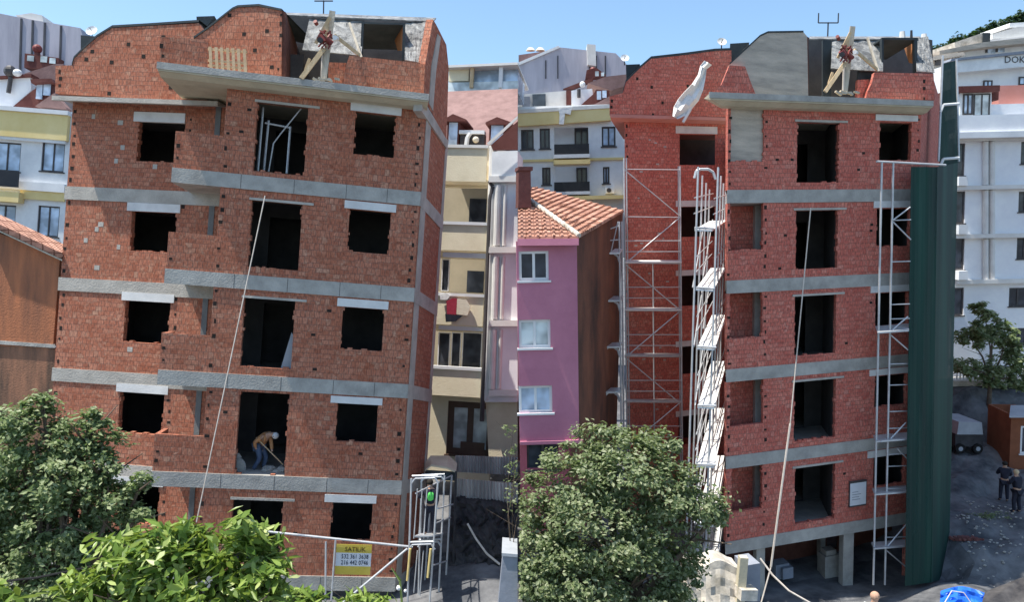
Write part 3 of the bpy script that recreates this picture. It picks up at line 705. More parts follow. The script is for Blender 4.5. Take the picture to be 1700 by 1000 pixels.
tag(build(m, 'sack', 'concrete_grey', smooth=True), 'pale grey sack standing at the left edge of the opening with the bending worker', 'sack')

# ---- hoist on the attic terrace (both buildings)
def hoist(fr, X, label, sc):
    """X maps reference pixels of the left photograph to this roof"""
    P = lambda x, y, d=-.55: fr.P(*X(x, y), d)
    h = thing('hoist', P(530, 132), label, 'hoist')
    for a, b, wd, mat in (((552, 18, -.6), (537, 132, -.55), .17, 'timber_grey'), ((548, 28, -.75), (524, 72, -.6), .09, 'timber'), ((538, 80, -.7), (500, 130, -.8), .13, 'timber'),
                     ((514, 97, -.2), (507, 116, -.2), .08, 'timber'), ((555, 58, -.7), (598, 92, -.3), .09, 'timber'), ((580, 38, .2), (600, 95, -.35), .07, 'timber_grey'), ((543, 36, -.7), (541, 66, -.7), .10, 'timber')):
        build(MB().bar(P(*a), P(*b), wd * sc, .06, fr.w), 'timber_post', mat, h)
    m = MB(); rnd = random.Random(5)
    m.tube(P(530, 60, -.8), P(538, 70, -.8), .10 * sc, 10); m.tube(P(542, 64, -.85), P(552, 72, -.8), .07 * sc, 10)
    for _ in range(16):
        x, y = rnd.uniform(528, 550), rnd.uniform(50, 72); m.bar(P(x, y, -.8), P(x + rnd.uniform(-11, 11), y + rnd.uniform(4, 12), -.8 + rnd.uniform(-.1, .1)), .045, .04)
    w_ = build(m, 'winch', 'winch_red', h)
    build(MB().tube(P(531, 66, -1.02), P(533, 67, -.78), .08 * sc, 12), 'drum', 'dark_metal', w_)
    build(MB().tube(P(556, 62, -.9), P(559, 64, -.7), .07 * sc, 10), 'pulley', 'white_trim', h)
    m = MB(); m.tube(P(523, 35, -.8), P(526, 40, -.7), .06 * sc, 8); build(m, 'pulley', 'winch_red', h)
    build(MB().path([P(536, 84), P(535, 100), P(534, 128)], .035), 'cable', 'rope', h)
    m = MB()
    for _ in range(7):
        x = rnd.uniform(516, 556); m.bar(P(x, 134 + rnd.uniform(-6, -2), -.6), P(x + rnd.uniform(3, 16), 136 + rnd.uniform(-5, 0), -.6), .08, .06)
    build(m, 'base_plank', 'timber_grey', h)
    return h
hoist(Lp, lambda x, y: (x, y), 'timber hoist with a red winch on the roof terrace of the left brick building', 1.0)
hoist(Rp, lambda x, y: (1383 + (x - 515) * .88, 60 + (y - 35) * .97 + .0), 'timber hoist with a red winch on the roof terrace of the right brick building', .95)
# pallet
pl = thing('wooden_pallet', Lp.P(380, 120, -.72), 'light wooden pallet leaning upright on the left roof terrace parapet', 'pallet')
dP = -.74
for x in (346, 356, 365, 375, 384, 393, 403): build(MB().pprism(Lp, [(x, 77 + (x - 346) * .07), (x + 5, 77 + (x - 346) * .07), (x + 7, 117 + (x - 346) * .07), (x + 2, 116 + (x - 346) * .07)], dP, dP + .03), 'slat', 'pallet_wood', pl)
for y in (79, 98, 106): build(MB().pprism(Lp, [(345, y), (410, y + 5), (410, y + 9), (345, y + 4)], dP + .03, dP + .07), 'crossbar', 'pallet_wood', pl)
# antennas
def antenna(p, h, label, arms=(.5,), u=None, forks=True):
    u = Vector(u or CX); t = thing('antenna', p, label, 'antenna')
    build(MB().tube(p, p + Vector((0, 0, h)), .025), 'mast', 'dark_metal', t)
    for a in arms:
        c = p + Vector((0, 0, h - .02)); m = MB().tube(c - u * a, c + u * a, .022)
        if forks: m.tube(c - u * a, c - u * a + Vector((0, 0, .35)), .022); m.tube(c + u * a, c + u * a + Vector((0, 0, .35)), .022)
        build(m, 'crossarm', 'dark_metal', t)
antenna(at(537, 27, 25.5), .52, 'thin dark antenna above the tarpaulin roof of the left brick building', (.3,), forks=False)
antenna(at(1374, 62, 28.5), .55, 'forked dark antenna mast above the roof of the right brick building', (.36,))
# rope of the hoist
tag(build(MB().tube(Lp.P(440, 325, -.9), Lp.P(326, 868, -1.6), .017, 5), 'rope', 'rope'), 'taut pale rope slanting across the front of the left brick building', 'rope')

# ---- left neighbours
yb = front(36, 60, 300, VL, 4)
ap = thing('apartment_building', yb.P(60, 620), 'white apartment block with yellow bands seen left of the brown brick shell', 'building')
wins = [(-12, 236, 34, 284), (69, 233, 107, 285), (-12, 340, 26, 372), (62, 342, 98, 393)]
s0, s1, t0, t1 = yb.rect(-60, 181, 130, 640)
m = MB().wall(yb, s0, s1, t0, t1, [yb.rect(*q) for q in wins], 0, .25); build(m, 'wall', 'white_wall', ap)
for q in wins: window(yb, *q, ap, 0, 1, 'frame_dark', 'glass_blue')
build(MB().pbox(yb, -60, 183, 112, 227, -.25, 0), 'yellow_band', 'yellow_wall', ap); build(MB().pbox(yb, -60, 177, 113, 184, -.35, 4), 'roof_edge', 'white_trim', ap)
build(MB().pbox(yb, -60, 316, 31, 333, -.5, -.01), 'yellow_band', 'yellow_wall', ap); build(MB().pbox(yb, 33, 317, 107, 332, -.12, -.01), 'yellow_band', 'yellow_wall', ap)
build(MB().pbox(yb, -60, 300, 107, 314, -.2, -.01), 'white_band', 'white_wall', ap)
build(MB().pbox(yb, -60, 282, 31, 308, -.55, -.5), 'balcony_railing', 'rail_black', ap); build(MB().pbox(yb, -60, 227, 108, 232, -.2, 0), 'white_band', 'white_wall', ap)
build(MB().box(yb, s0, s1, t0, t1, 6, 6.2), 'back_wall', 'white_wall', ap)
# attic house on top
rm = thing('attic_house', yb.P(60, 180, 3), 'white attic with maroon roof above the yellow band at the far left', 'attic')
build(MB().pprism(yb, [(-20, 178), (-20, 131), (50, 126), (52, 150), (20, 178)], 1.2, 1.6), 'wall', 'white_wall_b', rm)
build(MB().pprism(yb, [(20, 178), (54, 150), (80, 132), (86, 140), (86, 180)], 1.0, 1.3), 'dormer_wall', 'roof_trim_maroon', rm)
build(MB().pprism(yb, [(40, 122), (90, 106), (105, 106), (105, 134), (50, 130)], 1.8, 4.5), 'roof', 'roof_maroon', rm)
build(MB().pprism(yb, [(58, 176), (90, 154), (92, 158), (110, 178), (110, 181)], .5, 1.0), 'lower_roof', 'roof_maroon', rm)
build(MB().pprism(yb, [(50, 131), (85, 130), (88, 136), (52, 138)], .6, 1.3), 'dormer_roof', 'roof_trim_maroon', rm)
for q in ((60, 140, 70, 164), (72, 138, 83, 158)): build(MB().pbox(yb, *q, .9, .98), 'window', 'glass_blue', rm)
build(MB().pprism(yb, [(-20, 127), (52, 122), (52, 126), (-20, 131)], 1.0, 1.7), 'coping', 'roof_trim_maroon', rm)
m = MB().tube(yb.P(18, 128, 1), yb.P(14, 154, 1), .1, 8); m.ball(yb.P(17, 118, 1), .28, 7); build(m, 'flue', 'frame_dark', rm)
tag(build(MB().ball(yb.P(29, 121, 1.0), .22, 8, (1, 1, .8)), 'lamp_globe', 'white_trim', smooth=True), 'white ball shaped lamp on the coping of the far left attic', 'lamp')
# cladding building
cb = front(46, 60, 90, VL, 4)
cl = thing('clad_building', cb.P(40, 140), 'grey metal clad gable wall with dark seams at the far left skyline', 'building')
build(MB().pprism(cb, [(-80, 150), (-80, 12), (0, 22), (40, 30), (133, 46), (138, 62), (138, 140)], 0, 6), 'wall', 'grey_cladding', cl)
m = MB()
for x, y in ((35, 30), (54, 33), (74, 37), (101, 42)): m.pprism(cb, [(x - 1.5, y), (x + 1.5, y), (x - 1, 120), (x - 4, 120)], -.06, .0)
build(m, 'seams', 'cladding_seam', cl)
build(MB().pprism(cb, [(25, 25), (52, 21), (70, 25), (72, 37), (50, 32)], .3, 2), 'chimney_cap', 'column_beige', cl)
dk = thing('rooftop_box', cb.P(70, 112, -1), 'dark rooftop box with pale panes below the red ball on the far left', 'rooftop box')
build(MB().pprism(cb, [(40, 112), (41, 88), (98, 96), (96, 110), (60, 114)], -1.2, -.6), 'body', 'roof_trim_maroon', dk)
for q in ((45, 92, 56, 101), (67, 93, 78, 103), (82, 96, 92, 105)): build(MB().pbox(cb, *q, -1.24, -1.18), 'pane', 'curtain_pale', dk)
rb = thing('water_tank', cb.P(62, 90, -1), 'shiny dark red ball shaped tank on the far left rooftop', 'tank')
build(MB().ball(cb.P(62, 81, -1), .26, 10), 'tank_body', 'winch_red', rb, smooth=True); build(MB().tube(cb.P(62, 88, -1), cb.P(62, 98, -1), .16, 8), 'stand', 'roof_trim_maroon', rb)
tag(build(MB().pprism(cb, [(134, 58), (161, 60), (158, 90), (134, 112)], -6, -4.5), 'rooftop_unit', 'roof_dark'), 'dark green metal rooftop cabinet behind the left brick gable', 'cabinet')
tag(build(MB().pprism(Lp, [(326, 27), (356, 26), (340, 48), (328, 56)], 3.5, 4.5), 'rooftop_unit', 'roof_dark'), 'dark green metal box between the two gables of the left brick roof', 'cabinet')
# dish
def dish(p, r, label, mat='white_trim', tilt=(0, -1, .5)):
    t = thing('satellite_dish', p - Vector((0, 0, r * 1.5)), label, 'satellite dish'); n = Vector(tilt).normalized(); x = n.orthogonal().normalized(); y = n.cross(x); m = MB(); K = 12
    for rr in range(3):
        for k in range(K):
            f = lambda a, b: p + (x * math.cos(b * 2 * math.pi / K) + y * math.sin(b * 2 * math.pi / K)) * r * a / 3 + n * (a / 3) ** 2 * r * .3
            m.face([f(rr, k), f(rr + 1, k), f(rr + 1, k + 1), f(rr, k + 1)]); m.face([f(rr, k + 1) - n * .01, f(rr + 1, k + 1) - n * .01, f(rr + 1, k) - n * .01, f(rr, k) - n * .01])
    build(m, 'reflector', mat, t); build(MB().tube(p, p - Vector((0, 0, r * 1.5)), .025).tube(p, p + n * r * .9, .015), 'mast', 'dark_metal', t)
dish(cb.P(153, 52, 0), .34, 'small white satellite dish left of the brown gable')
# stained house
sh_f = front(25.3, 50, 500, VL, -3)
st = thing('stained_house', sh_f.P(45, 700), 'weather stained orange house wall with a tiled eave at the left edge', 'house')
build(MB().pprism(sh_f, [(-60, 575), (-60, 352), (0, 388), (100, 424), (88, 575)], 0, .5), 'upper_wall', 'stained_orange', st)
build(MB().pprism(sh_f, [(-60, 900), (-60, 567), (0, 567), (92, 580), (75, 900)], .03, .5), 'lower_wall', 'stained_lower', st)
rp = []
tl, tr, br, bl2 = (-20, 356), (100, 420), (100, 428), (-20, 378)
m = MB()
P0, P1 = sh_f.P(-30, 366, -.35), sh_f.P(103, 428, -.3)
sh_f.w = (sh_f.w + Vector((-.45, 0, 0))).normalized()
for i in range(34):
    a = P0.lerp(P1, i / 34) + Vector((0, 0, .05)); m.tube(a, a + sh_f.w * 1.6 + Vector((0, 0, .30)), .10, 6)
roofp = build(m, 'roof_tiles', 'roof_tile', st)
build(MB().sheet([[P0 - Vector((0, 0, .06)), P1 - Vector((0, 0, .06))], [P0 + sh_f.w * 1.6 + Vector((0, 0, .2)), P1 + sh_f.w * 1.6 + Vector((0, 0, .2))]], .05, Vector((0, 0, -1))), 'eave', 'timber_grey', st)
m = MB().box(sh_f, *sh_f.rect(-30, 568, 92, 574), -.05, .02); build(m, 'ledge', 'concrete_grey', st)

# ---- cream building right of the left shell
cr = front(31, 780, 500, (.045, .9985, .009), -8)
W_ = thing('cream_building', cr.P(775, 780), 'cream apartment block with stacked balconies right of the brown brick shell', 'building')
bays = [(736, 311, 808, 372), (733, 430, 804, 486), (727, 552, 800, 612)]
s0, s1, t0, t1 = cr.rect(690, 243, 812, 800)
hs = [(cr.S(700, (a[1] + a[3]) / 2), cr.S(a[2], (a[1] + a[3]) / 2), cr.T(770, a[3]), cr.T(770, a[1])) for a in bays]
dr = cr.rect(742, 668, 818, 757)
build(MB().wall(cr, s0, s1 + .3, t0, t1, hs + [dr], 0, .25), 'wall', 'cream_wall', W_)
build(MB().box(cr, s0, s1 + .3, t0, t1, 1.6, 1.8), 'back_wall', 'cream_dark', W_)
for i, (a, b, c, d) in enumerate(((740, 245, 808, 301), (735, 373, 808, 416), (727, 492, 802, 540), (720, 614, 798, 658))):
    build(MB().pbox(cr, a - 20, b, c, d, -1.0, -.88).pbox(cr, a - 20, d - 4, c, d, -.9, 0, -.9), 'balcony_parapet', 'cream_wall', W_)
    build(MB().pbox(cr, a - 20, b - 5, c + 3, b, -1.06, -.85), 'balcony_coping', 'column_beige' if i == 0 else 'white_trim', W_)
for a, b, c, d in ((779, 330, 807, 372), (775, 450, 803, 486)): build(MB().pbox(cr, a, b, c, d, 1.5, 1.59), 'door', 'glass', W_)
for q in ((727, 552, 747, 612), (749, 552, 765, 612), (767, 552, 800, 612), (733, 430, 746, 484)): window(cr, *q, W_, -.05, 0, 'white_trim', 'glass', .04, depth=.02, sill=False)
build(MB().pbox(cr, 735, 420, 808, 428, -.9, -.8), 'awning_rail', 'white_trim', W_); build(MB().pbox(cr, 728, 542, 803, 549, -.9, -.8), 'awning_rail', 'white_trim', W_)
window(cr, 742, 668, 818, 757, W_, 0, 1, 'frame_brown', 'curtain_pale', .25)
build(MB().pbox(cr, 764, 735, 804, 757, .03, .08), 'door_panel', 'frame_brown', W_)
# drain pipe
build(MB().path([cr.P(813, 300, -1.1), cr.P(818, 310, -1.1), cr.P(814, 330, -1.1), cr.P(800, 700, -1.1)], .09, 8), 'drain_pipe', 'frame_dark', W_)
build(MB().tube(cr.P(820, 242, -1.0), cr.P(806, 665, -1.0), .17, 8), 'drain_pipe', 'column_beige', W_)
# roof over it
Wr = thing('maroon_roof_house', cr.P(800, 250, 1), 'maroon tiled roof with small dormers above the cream building', 'roof')
build(MB().face([cr.P(742, 242, 1), cr.P(860, 242, 1), cr.P(860, 146, 6), cr.P(742, 152, 6)]) or MB(), 'x', 'roof_maroon') if False else None
m = MB().sheet([[cr.P(735, 152, 5), cr.P(859.5, 147, 5)], [cr.P(735, 245, .4), cr.P(859.5, 245, .4)]], .12); build(m, 'roof', 'roof_maroon', Wr)
for x0, x1, y0, y1 in ((742, 762, 198, 242), (812, 838, 203, 240)):
    build(MB().pbox(cr, x0, y0, x1, y1, -.1, 1.5), 'dormer', 'roof_trim_maroon', Wr)
    build(MB().pbox(cr, x0 + 3, y0 + 5, x1 - 3, y1, -.16, -.11), 'window', 'glass_blue', Wr)
    build(MB().pprism(cr, [(x0 - 6, y0), ((x0 + x1) / 2, y0 - 9), (x1 + 12, y0), (x1 + 12, y0 + 3), (x0 - 6, y0 + 3)], -.3, 1.2), 'dormer_roof', 'roof_trim_maroon', Wr)
build(MB().pbox(cr, 762, 216, 804, 222, -.2, .2).path([cr.P(781, 221, -.2), cr.P(776, 228, -.2), cr.P(774, 242, -.2)], .09), 'gutter', 'white_trim', Wr)
build(MB().pbox(cr, 764, 222, 804, 243, -.1, .3), 'recess_shade_box', 'frame_dark', Wr)  # solid dark box in place of a recess, shade put into its colour
tag(build(MB().ball(cr.P(790, 232, -.3), .13, 8), 'lamp_globe', 'cloth_cream', smooth=True), 'small pale yellow globe lamp under the maroon roof dormer', 'lamp')
# topmost terrace structure
tp = thing('roof_terrace', cr.P(800, 150, 6), 'glazed roof terrace with cream posts on the skyline right of the brown shell', 'terrace')
D = 6
build(MB().pbox(cr, 742, 108, 859.5, 150, D + .4, D + 3), 'glazing', 'glass_blue', tp)
build(MB().pprism(cr, [(740, 108), (859.5, 103), (859.5, 107), (740, 112)], D - .3, D + 4), 'roof', 'column_beige', tp)
build(MB().pprism(cr, [(742, 137), (859.5, 134), (859.5, 148), (742, 152)], D, D + .3), 'balustrade', 'curtain_pale', tp)
for x, mt in ((783, 'timber'), (831, 'white_trim')): build(MB().pbox(cr, x - 3, 109, x + 3, 145, D - .1, D + .1), 'post', mt, tp)
build(MB().pbox(cr, 745, 112, 778, 134, D + .1, D + .35), 'panel', 'cream_wall', tp)
# white wing with columns
wg = thing('white_wing', cr.P(835, 780, -1), 'white facade strip with slim columns and cornices beside the drain pipe', 'building')
s0, s1, t0, t1 = cr.rect(814, 250, 859.3, 665, -1.2)
def clipx(x, y, d, fr): return fr.px(min(x, 859.3), y, d)
def cpoly(fr, xy, d0, d1, mat, name, par): return build(MB().prism(fr, [clipx(x, y, d0, fr) for x, y in xy], d0, d1), name, mat, par)
cpoly(cr, [(816, 250), (860, 250), (860, 420), (860, 560), (860, 668), (803, 668)], -1.1, .5, 'white_wall_b', 'wall', wg)
for y in (292, 410, 532, 648):
    cpoly(cr, [(812, y), (860, y), (860, y + 10), (811, y + 10)], -1.35, -1.1, 'column_beige', 'cornice', wg)
for y0, y1 in ((302, 410), (420, 532), (542, 648)):
    k = (y0 - 250) * .033
    for x in (829, 841): build(MB().tube(cr.P(x - k, y0 + 6, -1.2), cr.P(x - k - 3, y1 - 2, -1.2), .13 if x == 829 else .07, 10), 'column', 'column_beige', wg)
cpoly(cr, [(817, 252), (860, 250), (860, 292), (816, 292)], -1.3, -1.11, 'white_wall', 'parapet', wg)
cpoly(cr, [(806, 660), (860, 662), (860, 770), (812, 770)], -.6, .5, 'cream_wall', 'lower_wall', wg)
plank(cr, [(808, 238), (859.3, 192), (859.3, 197), (812, 241)], -1.6, 'handrail', 'column_beige', 'pale slanting stair rail in front of the maroon roof', 'rail', .06)
plank(cr, [(815, 241), (859.3, 201), (859.3, 249), (818, 249)], -1.3, 'dark_gable', 'roof_trim_maroon', 'dark triangular gable behind the slanting pale rail', 'gable', .1)
# laundry
ld = thing('laundry', cr.P(758, 500, -1.1), 'red and cream laundry with a white bundle hanging over the third balcony', 'laundry')
for pts, mt in (([(741, 500), (752, 495), (759, 496), (758, 524), (742, 522)], 'cloth_red'), ([(759, 496), (774, 498), (781, 510), (776, 524), (757, 522)], 'cloth_cream'), ([(739, 521), (750, 522), (768, 524), (756, 534), (740, 535)], 'cloth_dark'), ([(730, 490), (740, 486), (748, 491), (742, 498), (731, 498)], 'cloth_white')):
    build(MB().pprism(cr, pts, -1.14, -1.08), 'garment', mt, ld)
# canopy, corrugated fence, stone wall, container
cn = thing('canopy', cr.P(735, 800, -4), 'small cream canopy roof behind the corner scaffold', 'canopy')
build(MB().sheet([[at(706, 768, 26), at(715, 757, 27), at(745, 757, 27), at(759, 770, 26)], [at(706, 780, 25), at(716, 772, 25), at(742, 776, 25), at(757, 783, 25)]], .06), 'canopy_roof', 'canopy_cream', cn)
build(MB().tube(at(757, 783, 25), at(752, 960, 25), .04).tube(at(710, 783, 25), at(705, 960, 25), .04), 'canopy_posts', 'dark_metal', cn)
build(MB().sheet([[at(706, 781, 25.1), at(756, 784, 25.1)], [at(706, 795, 25.1), at(757, 800, 25.1)]], .03), 'canopy_skirt', 'roof_dark', cn)
def corr(x0, x1, ya, yb_, yc, yd, depth, n, mat, amp=.04):
    rows = []
    for (a, b) in ((ya, yb_), (yc, yd)):
        rows.append([at(x0 + (x1 - x0) * i / n, a + (b - a) * i / n, depth + (amp if i % 2 else -amp)) for i in range(n + 1)])
    return MB().sheet(rows, .02)
f1 = tag(build(corr(756, 859.3, 757, 760, 784, 790, 28.2, 44, 'corrugated', .05), 'corrugated_fence', 'corrugated'), 'upper pale corrugated sheet fence below the cream building', 'fence')
f2 = tag(build(corr(757, 859.3, 795, 803, 830, 840, 26.6, 36, 'corrugated', .05), 'corrugated_fence', 'corrugated'), 'lower weathered corrugated sheet fence on top of the dark stone wall', 'fence')
rows = []
rnd = random.Random(2)
for i in range(22):
    row = []
    for j in range(20):
        a, b = i / 21, j / 19
        row.append(at(745 + 114.3 * b, (826 + 12 * b) * (1 - a) + 985 * a, 26.4 - a * 2.0 + (rnd.uniform(-.13, .13) if 0 < j < 19 else 0)))
    rows.append(row)
tag(build(MB().sheet(rows, .4, Vector((0, 1, 0))), 'stone_wall', 'stone_dark'), 'dark rough stone retaining wall below the corrugated fence', 'wall')
ct = thing('metal_container', at(845, 1010, 19), 'plain blue grey metal cabinet at the bottom right of the left photo half', 'cabinet')
cf = front(19, 845, 960, VL, 0)
build(MB().prism(cf, [cf.px(835, 921), cf.px(859.2, 923), cf.px(859.2, 1030), cf.px(825, 1030)], 0, 1.2), 'body', 'block_pale', ct)
build(MB().prism(cf, [cf.px(833, 918), cf.px(859.2, 920), cf.px(859.2, 925), cf.px(833, 923)], -.05, 1.25), 'lid', 'truck_grey', ct)
tag(build(MB().path([at(776, 870, 24.5), at(790, 895, 24.4), at(808, 920, 24.3), at(830, 938, 24.2)], .035), 'hose', 'rope'), 'pale hose hanging down the dark stone wall', 'hose')

# ================================================================== RIGHT HALF: red brick building
WR = 7.75
br_ = thing('brick_building', Rp.pt(WR / 2, -13.6, 0), 'unfinished red brick apartment block with scaffolding and a green net, right of the two', 'building')
midR = [(1323, 203, 1393, 303), (1321, 349, 1391, 446), (1319, 491, 1388, 589), (1318, 632, 1387, 730), (1319, 774, 1386, 866)]
winR = [(1460, 203, 1513, 266), (1455, 346, 1511, 409), (1453, 486, 1507, 540), (1452, 623, 1505, 674), (1450, 757, 1502, 806)]
lintR = [(1453, 191, 1523, 201), (1450, 334, 1518, 345), (1445, 474, 1512, 485), (1443, 612, 1508, 622), (1440, 746, 1505, 757)]
logR = [(1213, 195, 1268, 268), (1212, 338, 1267, 415), (1211, 484, 1266, 561), (1212, 632, 1267, 706), (1214, 773, 1266, 848)]
for k in range(5):
    tb = -H * k; top = tb + (ST if k else Rp.T(1400, 186))
    hm, hw, hl = Rp.rect(*midR[k]), Rp.rect(*winR[k]), Rp.rect(*logR[k])
    hl = (hl[0], hl[1], hl[2], top)
    m = MB().wall(Rp, 0.02, WR, tb, top, [hm, hw, hl], 0, .2); ragged(m, Rp, hw, k + 30); ragged(m, Rp, hm, k + 40); ragged(m, Rp, hl, k + 50)
    tooth(m, Rp, .10, tb, top, 0); tooth(m, Rp, hl[1] + .10, tb + .2, top, 0, .4); tooth(m, Rp, WR - .1, tb, top, 0)
    m.cur = 1
    for _ in range(5):
        s, t = random.uniform(1.8, WR - .4), random.uniform(tb + .2, top - .3)
        if not any(h[0] - .2 < s < h[1] + .15 and h[2] - .2 < t < h[3] + .15 for h in (hm, hw)): m.box(Rp, s, s + .12, t, t + .08, -.005, .01)
    m.cur = 0
    build(m, 'brick_wall', ['brick_red', 'hole_shade'], br_)
    lint(Rp, *lintR[k], br_)
    build(MB().box(Rp, hm[0] - .1, hm[1] + .32, hm[3], hm[3] + .07, -.04, .12), 'lintel', 'concrete', br_)
    # loggia back
    if k == 0: build(MB().box(Rp, hl[0], hl[1], hl[2], top, .08, .15), 'plastered_panel', 'plaster_grey', br_)
    else:
        build(MB().box(Rq, .03, hl[1] + .3, tb, top, 1.1, 1.2), 'inner_wall', 'brick_red', br_)
        build(MB().box(Rp, hl[1] - .02, hl[1] + .25, tb, top, .75, 1.05), 'column', 'concrete_grey', br_)
    build(MB().box(Rq, 0, WR, tb - SL, tb, -.035, 6.0), 'floor_slab', 'concrete_grey', br_)
    # left side wall follows the plot edge back to the set back wing
    A0, B0 = Rp.pt(.03, tb), Rs.pt(2.15, Rs.T(1205, 900) * 0 + tb - 0.0)
sc0 = Rp.S(1178, 160, -.65); tcR = Rp.T(1550, 165, -.65) * .5 + Rp.T(1180, 159, -.65) * .5; tbR = Rp.T(1450, 188, 0)
pf = [(-.65, tcR, 0), (0, tcR, .0), (0, tbR, .62), (-.32, tbR, .5), (-.56, tcR - .19, .1), (-.65, tcR - .19, .03)]
m = MB(); m.lface(Rp, [(sc0 + o, t, d) for d, t, o in pf]); m.lface(Rp, [(WR + .03, t, d) for d, t, o in reversed(pf)])
for i in range(6):
    a, b = pf[i], pf[(i + 1) % 6]; m.lface(Rp, [(sc0 + a[2], a[1], a[0]), (sc0 + b[2], b[1], b[0]), (WR + .03, b[1], b[0]), (WR + .03, a[1], a[0])])
build(m, 'cornice', 'concrete_warm', br_)
build(MB().box(Rq, .0, WR, tbR, tcR - .004, .003, 6.0), 'roof_slab', 'concrete_warm', br_)
build(MB().box(Rp, sc0 - .02, WR + .04, tcR - .15, tcR + .03, -.69, -.652), 'cornice_edge', 'concrete_grey', br_)
# set back wing
sR0, sR1 = Rs.S(1038, 400), Rs.S(1212, 400)
RT = [Rs.T(1125, y) for y in (217, 336, 454, 568, 682)]; RT = [RT[0] - 2.9 * k for k in range(5)]
wR = [(1128, 223, 1187, 274), (1128, 343, 1186, 393), (1128, 457, 1186, 507), (1127, 574, 1186, 620), (1126, 689, 1184, 737)]
lR = [(1122, 210, 1191, 222), (1122, 333, 1190, 343), (1122, 448, 1190, 457), (1122, 565, 1190, 574), (1122, 680, 1190, 689)]
for k in range(5):
    top = RT[k] + .95 - (.42 if k else 0); bot = RT[k] - 1.95 ; 
    if k == 0: top = Rs.T(1100, 204)
    h = Rs.rect(*wR[k])
    m = MB().wall(Rs, sR0, sR1, bot, top, [h], 0, .2); tooth(m, Rs, sR0 + .1, bot, top, 0)
    m.cur = 2
    for _ in range(5):
        s, t = random.uniform(-2, -.5), random.uniform(bot + .2, top - .3); m.box(Rs, s, s + random.uniform(.08, .16), t, t + .06, -.006, .01)
    m.cur = 0
    build(m, 'brick_wall', ['brick_red', 'hole_shade', 'concrete'], br_)
    build(MB().pbox(Rs, *lR[k], -.04, .1, 0), 'lintel', 'lintel_white', br_)
    build(MB().box(Rs, sR0, sR1, bot - .42, bot, .01, 4), 'floor_slab', 'brick_red', br_)
m = MB().box(Rs, sR0 + .02, sR1, RT[4] - 9, RT[4] - 2.37, 0, .2); build(m, 'brick_wall', 'brick_red', br_)
m = MB().box(Rs, sR0 + .1, sR1, -15, 1, 3.9, 4.1).box(Rs, sR0 + .05, sR0 + .2, -15, 1, .2, 4); build(m, 'inner_wall', 'concrete_dark_unlit', br_)
ts = (Rs.T(1014, 190, -.5) + Rs.T(1200, 194, -.5)) / 2; tb2 = Rs.T(1100, 204)
build(MB().profile(Rs, Rs.S(1013, 192, -.5), sR1, [(-.5, ts), (4, ts), (4, tb2), (0, tb2), (-.1, tb2), (-.42, ts - .13), (-.5, ts - .13)]), 'cornice', 'coral_wall', br_)
gab = [(1012, 191), (1012, 160), (1034, 154), (1039, 136), (1060, 115), (1081, 97), (1135, 91), (1187, 84), (1214, 83), (1216, 194)]
m = MB().pprism(Rs, gab, -.48, -.28); m.cur = 1
for x, y in ((1056, 128), (1080, 142), (1014, 165), (1013, 175), (1082, 188), (1098, 168), (1140, 140)): m.pbox(Rs, x, y, x + 4, y + 5, -.486, -.4)
m.cur = 0; build(m, 'gable_wall', ['brick_red', 'hole_shade'], br_)
m = MB()
for a, b in zip(gab[2:8], gab[3:9]):
    p, q = Rs.P(*a, -.5), Rs.P(*b, -.5); m.face([p, q, q + Rs.w * 4, p + Rs.w * 4]); m.face([p + Rs.v * .09, p + Rs.v * .09 + Rs.w * 4, q + Rs.v * .09 + Rs.w * 4, q + Rs.v * .09]); m.face([p, p + Rs.v * .09, q + Rs.v * .09, q])
build(m, 'roof', 'roof_dark', br_)
build(MB().pprism(Rp, [(1178, 158), (1198, 140), (1211, 108), (1237, 110), (1246, 135), (1257, 163), (1220, 161)], -.6, -.45), 'parapet', 'brick_red', br_)
build(MB().pprism(Rp, [(1211, 107), (1262, 60), (1275, 54), (1334, 53), (1340, 60), (1342, 163), (1240, 161)], -.44, -.2), 'plastered_gable', 'plaster_grey', br_)
m = MB(); gg = [(1211, 107), (1262, 60), (1275, 54), (1334, 53)]
for a, b in zip(gg, gg[1:]):
    p, q = Rp.P(*a, -.46), Rp.P(*b, -.46); m.face([p, q, q + Rq.w * 3.5, p + Rq.w * 3.5]); m.face([p + Rp.v * .05, p + Rp.v * .05 + Rq.w * 3.5, q + Rp.v * .05 + Rq.w * 3.5, q + Rp.v * .05]); m.face([p, p + Rp.v * .05, q + Rp.v * .05, q])
build(m, 'roof', 'roof_dark', br_)
build(MB().pprism(Rp, [(1339, 163), (1337, 60), (1342, 61), (1343, 163)], -.2, 3), 'terrace_side_wall', 'inner_brick_shade', br_)
build(MB().pprism(Rp, [(1310, 175), (1310, 62), (1524, 62), (1548, 66), (1550, 175)], 2.8, 3.0), 'inner_wall', 'concrete_dark_unlit', br_)
build(MB().pprism(Rp, [(1366, 160), (1366, 66), (1380, 66), (1380, 160)], .7, .8), 'inner_panel', 'roof_dark', br_)
m = MB().pprism(Rp, [(1437, 165), (1441, 150), (1447, 138), (1452, 120), (1550, 122), (1552, 165)], -.3, -.1); m.pprism(Rp, [(1422, 163), (1424, 132), (1452, 132), (1440, 165)], -.05, .1)
tooth(m, Rp, WR - .12, tcR, Rp.T(1550, 124, -.3), -.3, .3)
build(m, 'low_wall', ['brick_red', 'hole_shade'], br_)
build(MB().pprism(Rp, [(1424, 132), (1426, 116), (1455, 117), (1450, 130)], .1, .2), 'dark_panel', 'roof_dark', br_)
build(MB().sheet(crumple(Rp, [(1382, 64), (1466, 64), (1466, 118), (1380, 113)], 1.0, -.1, seed=6), .03), 'tarpaulin', 'tarp_silver', br_)
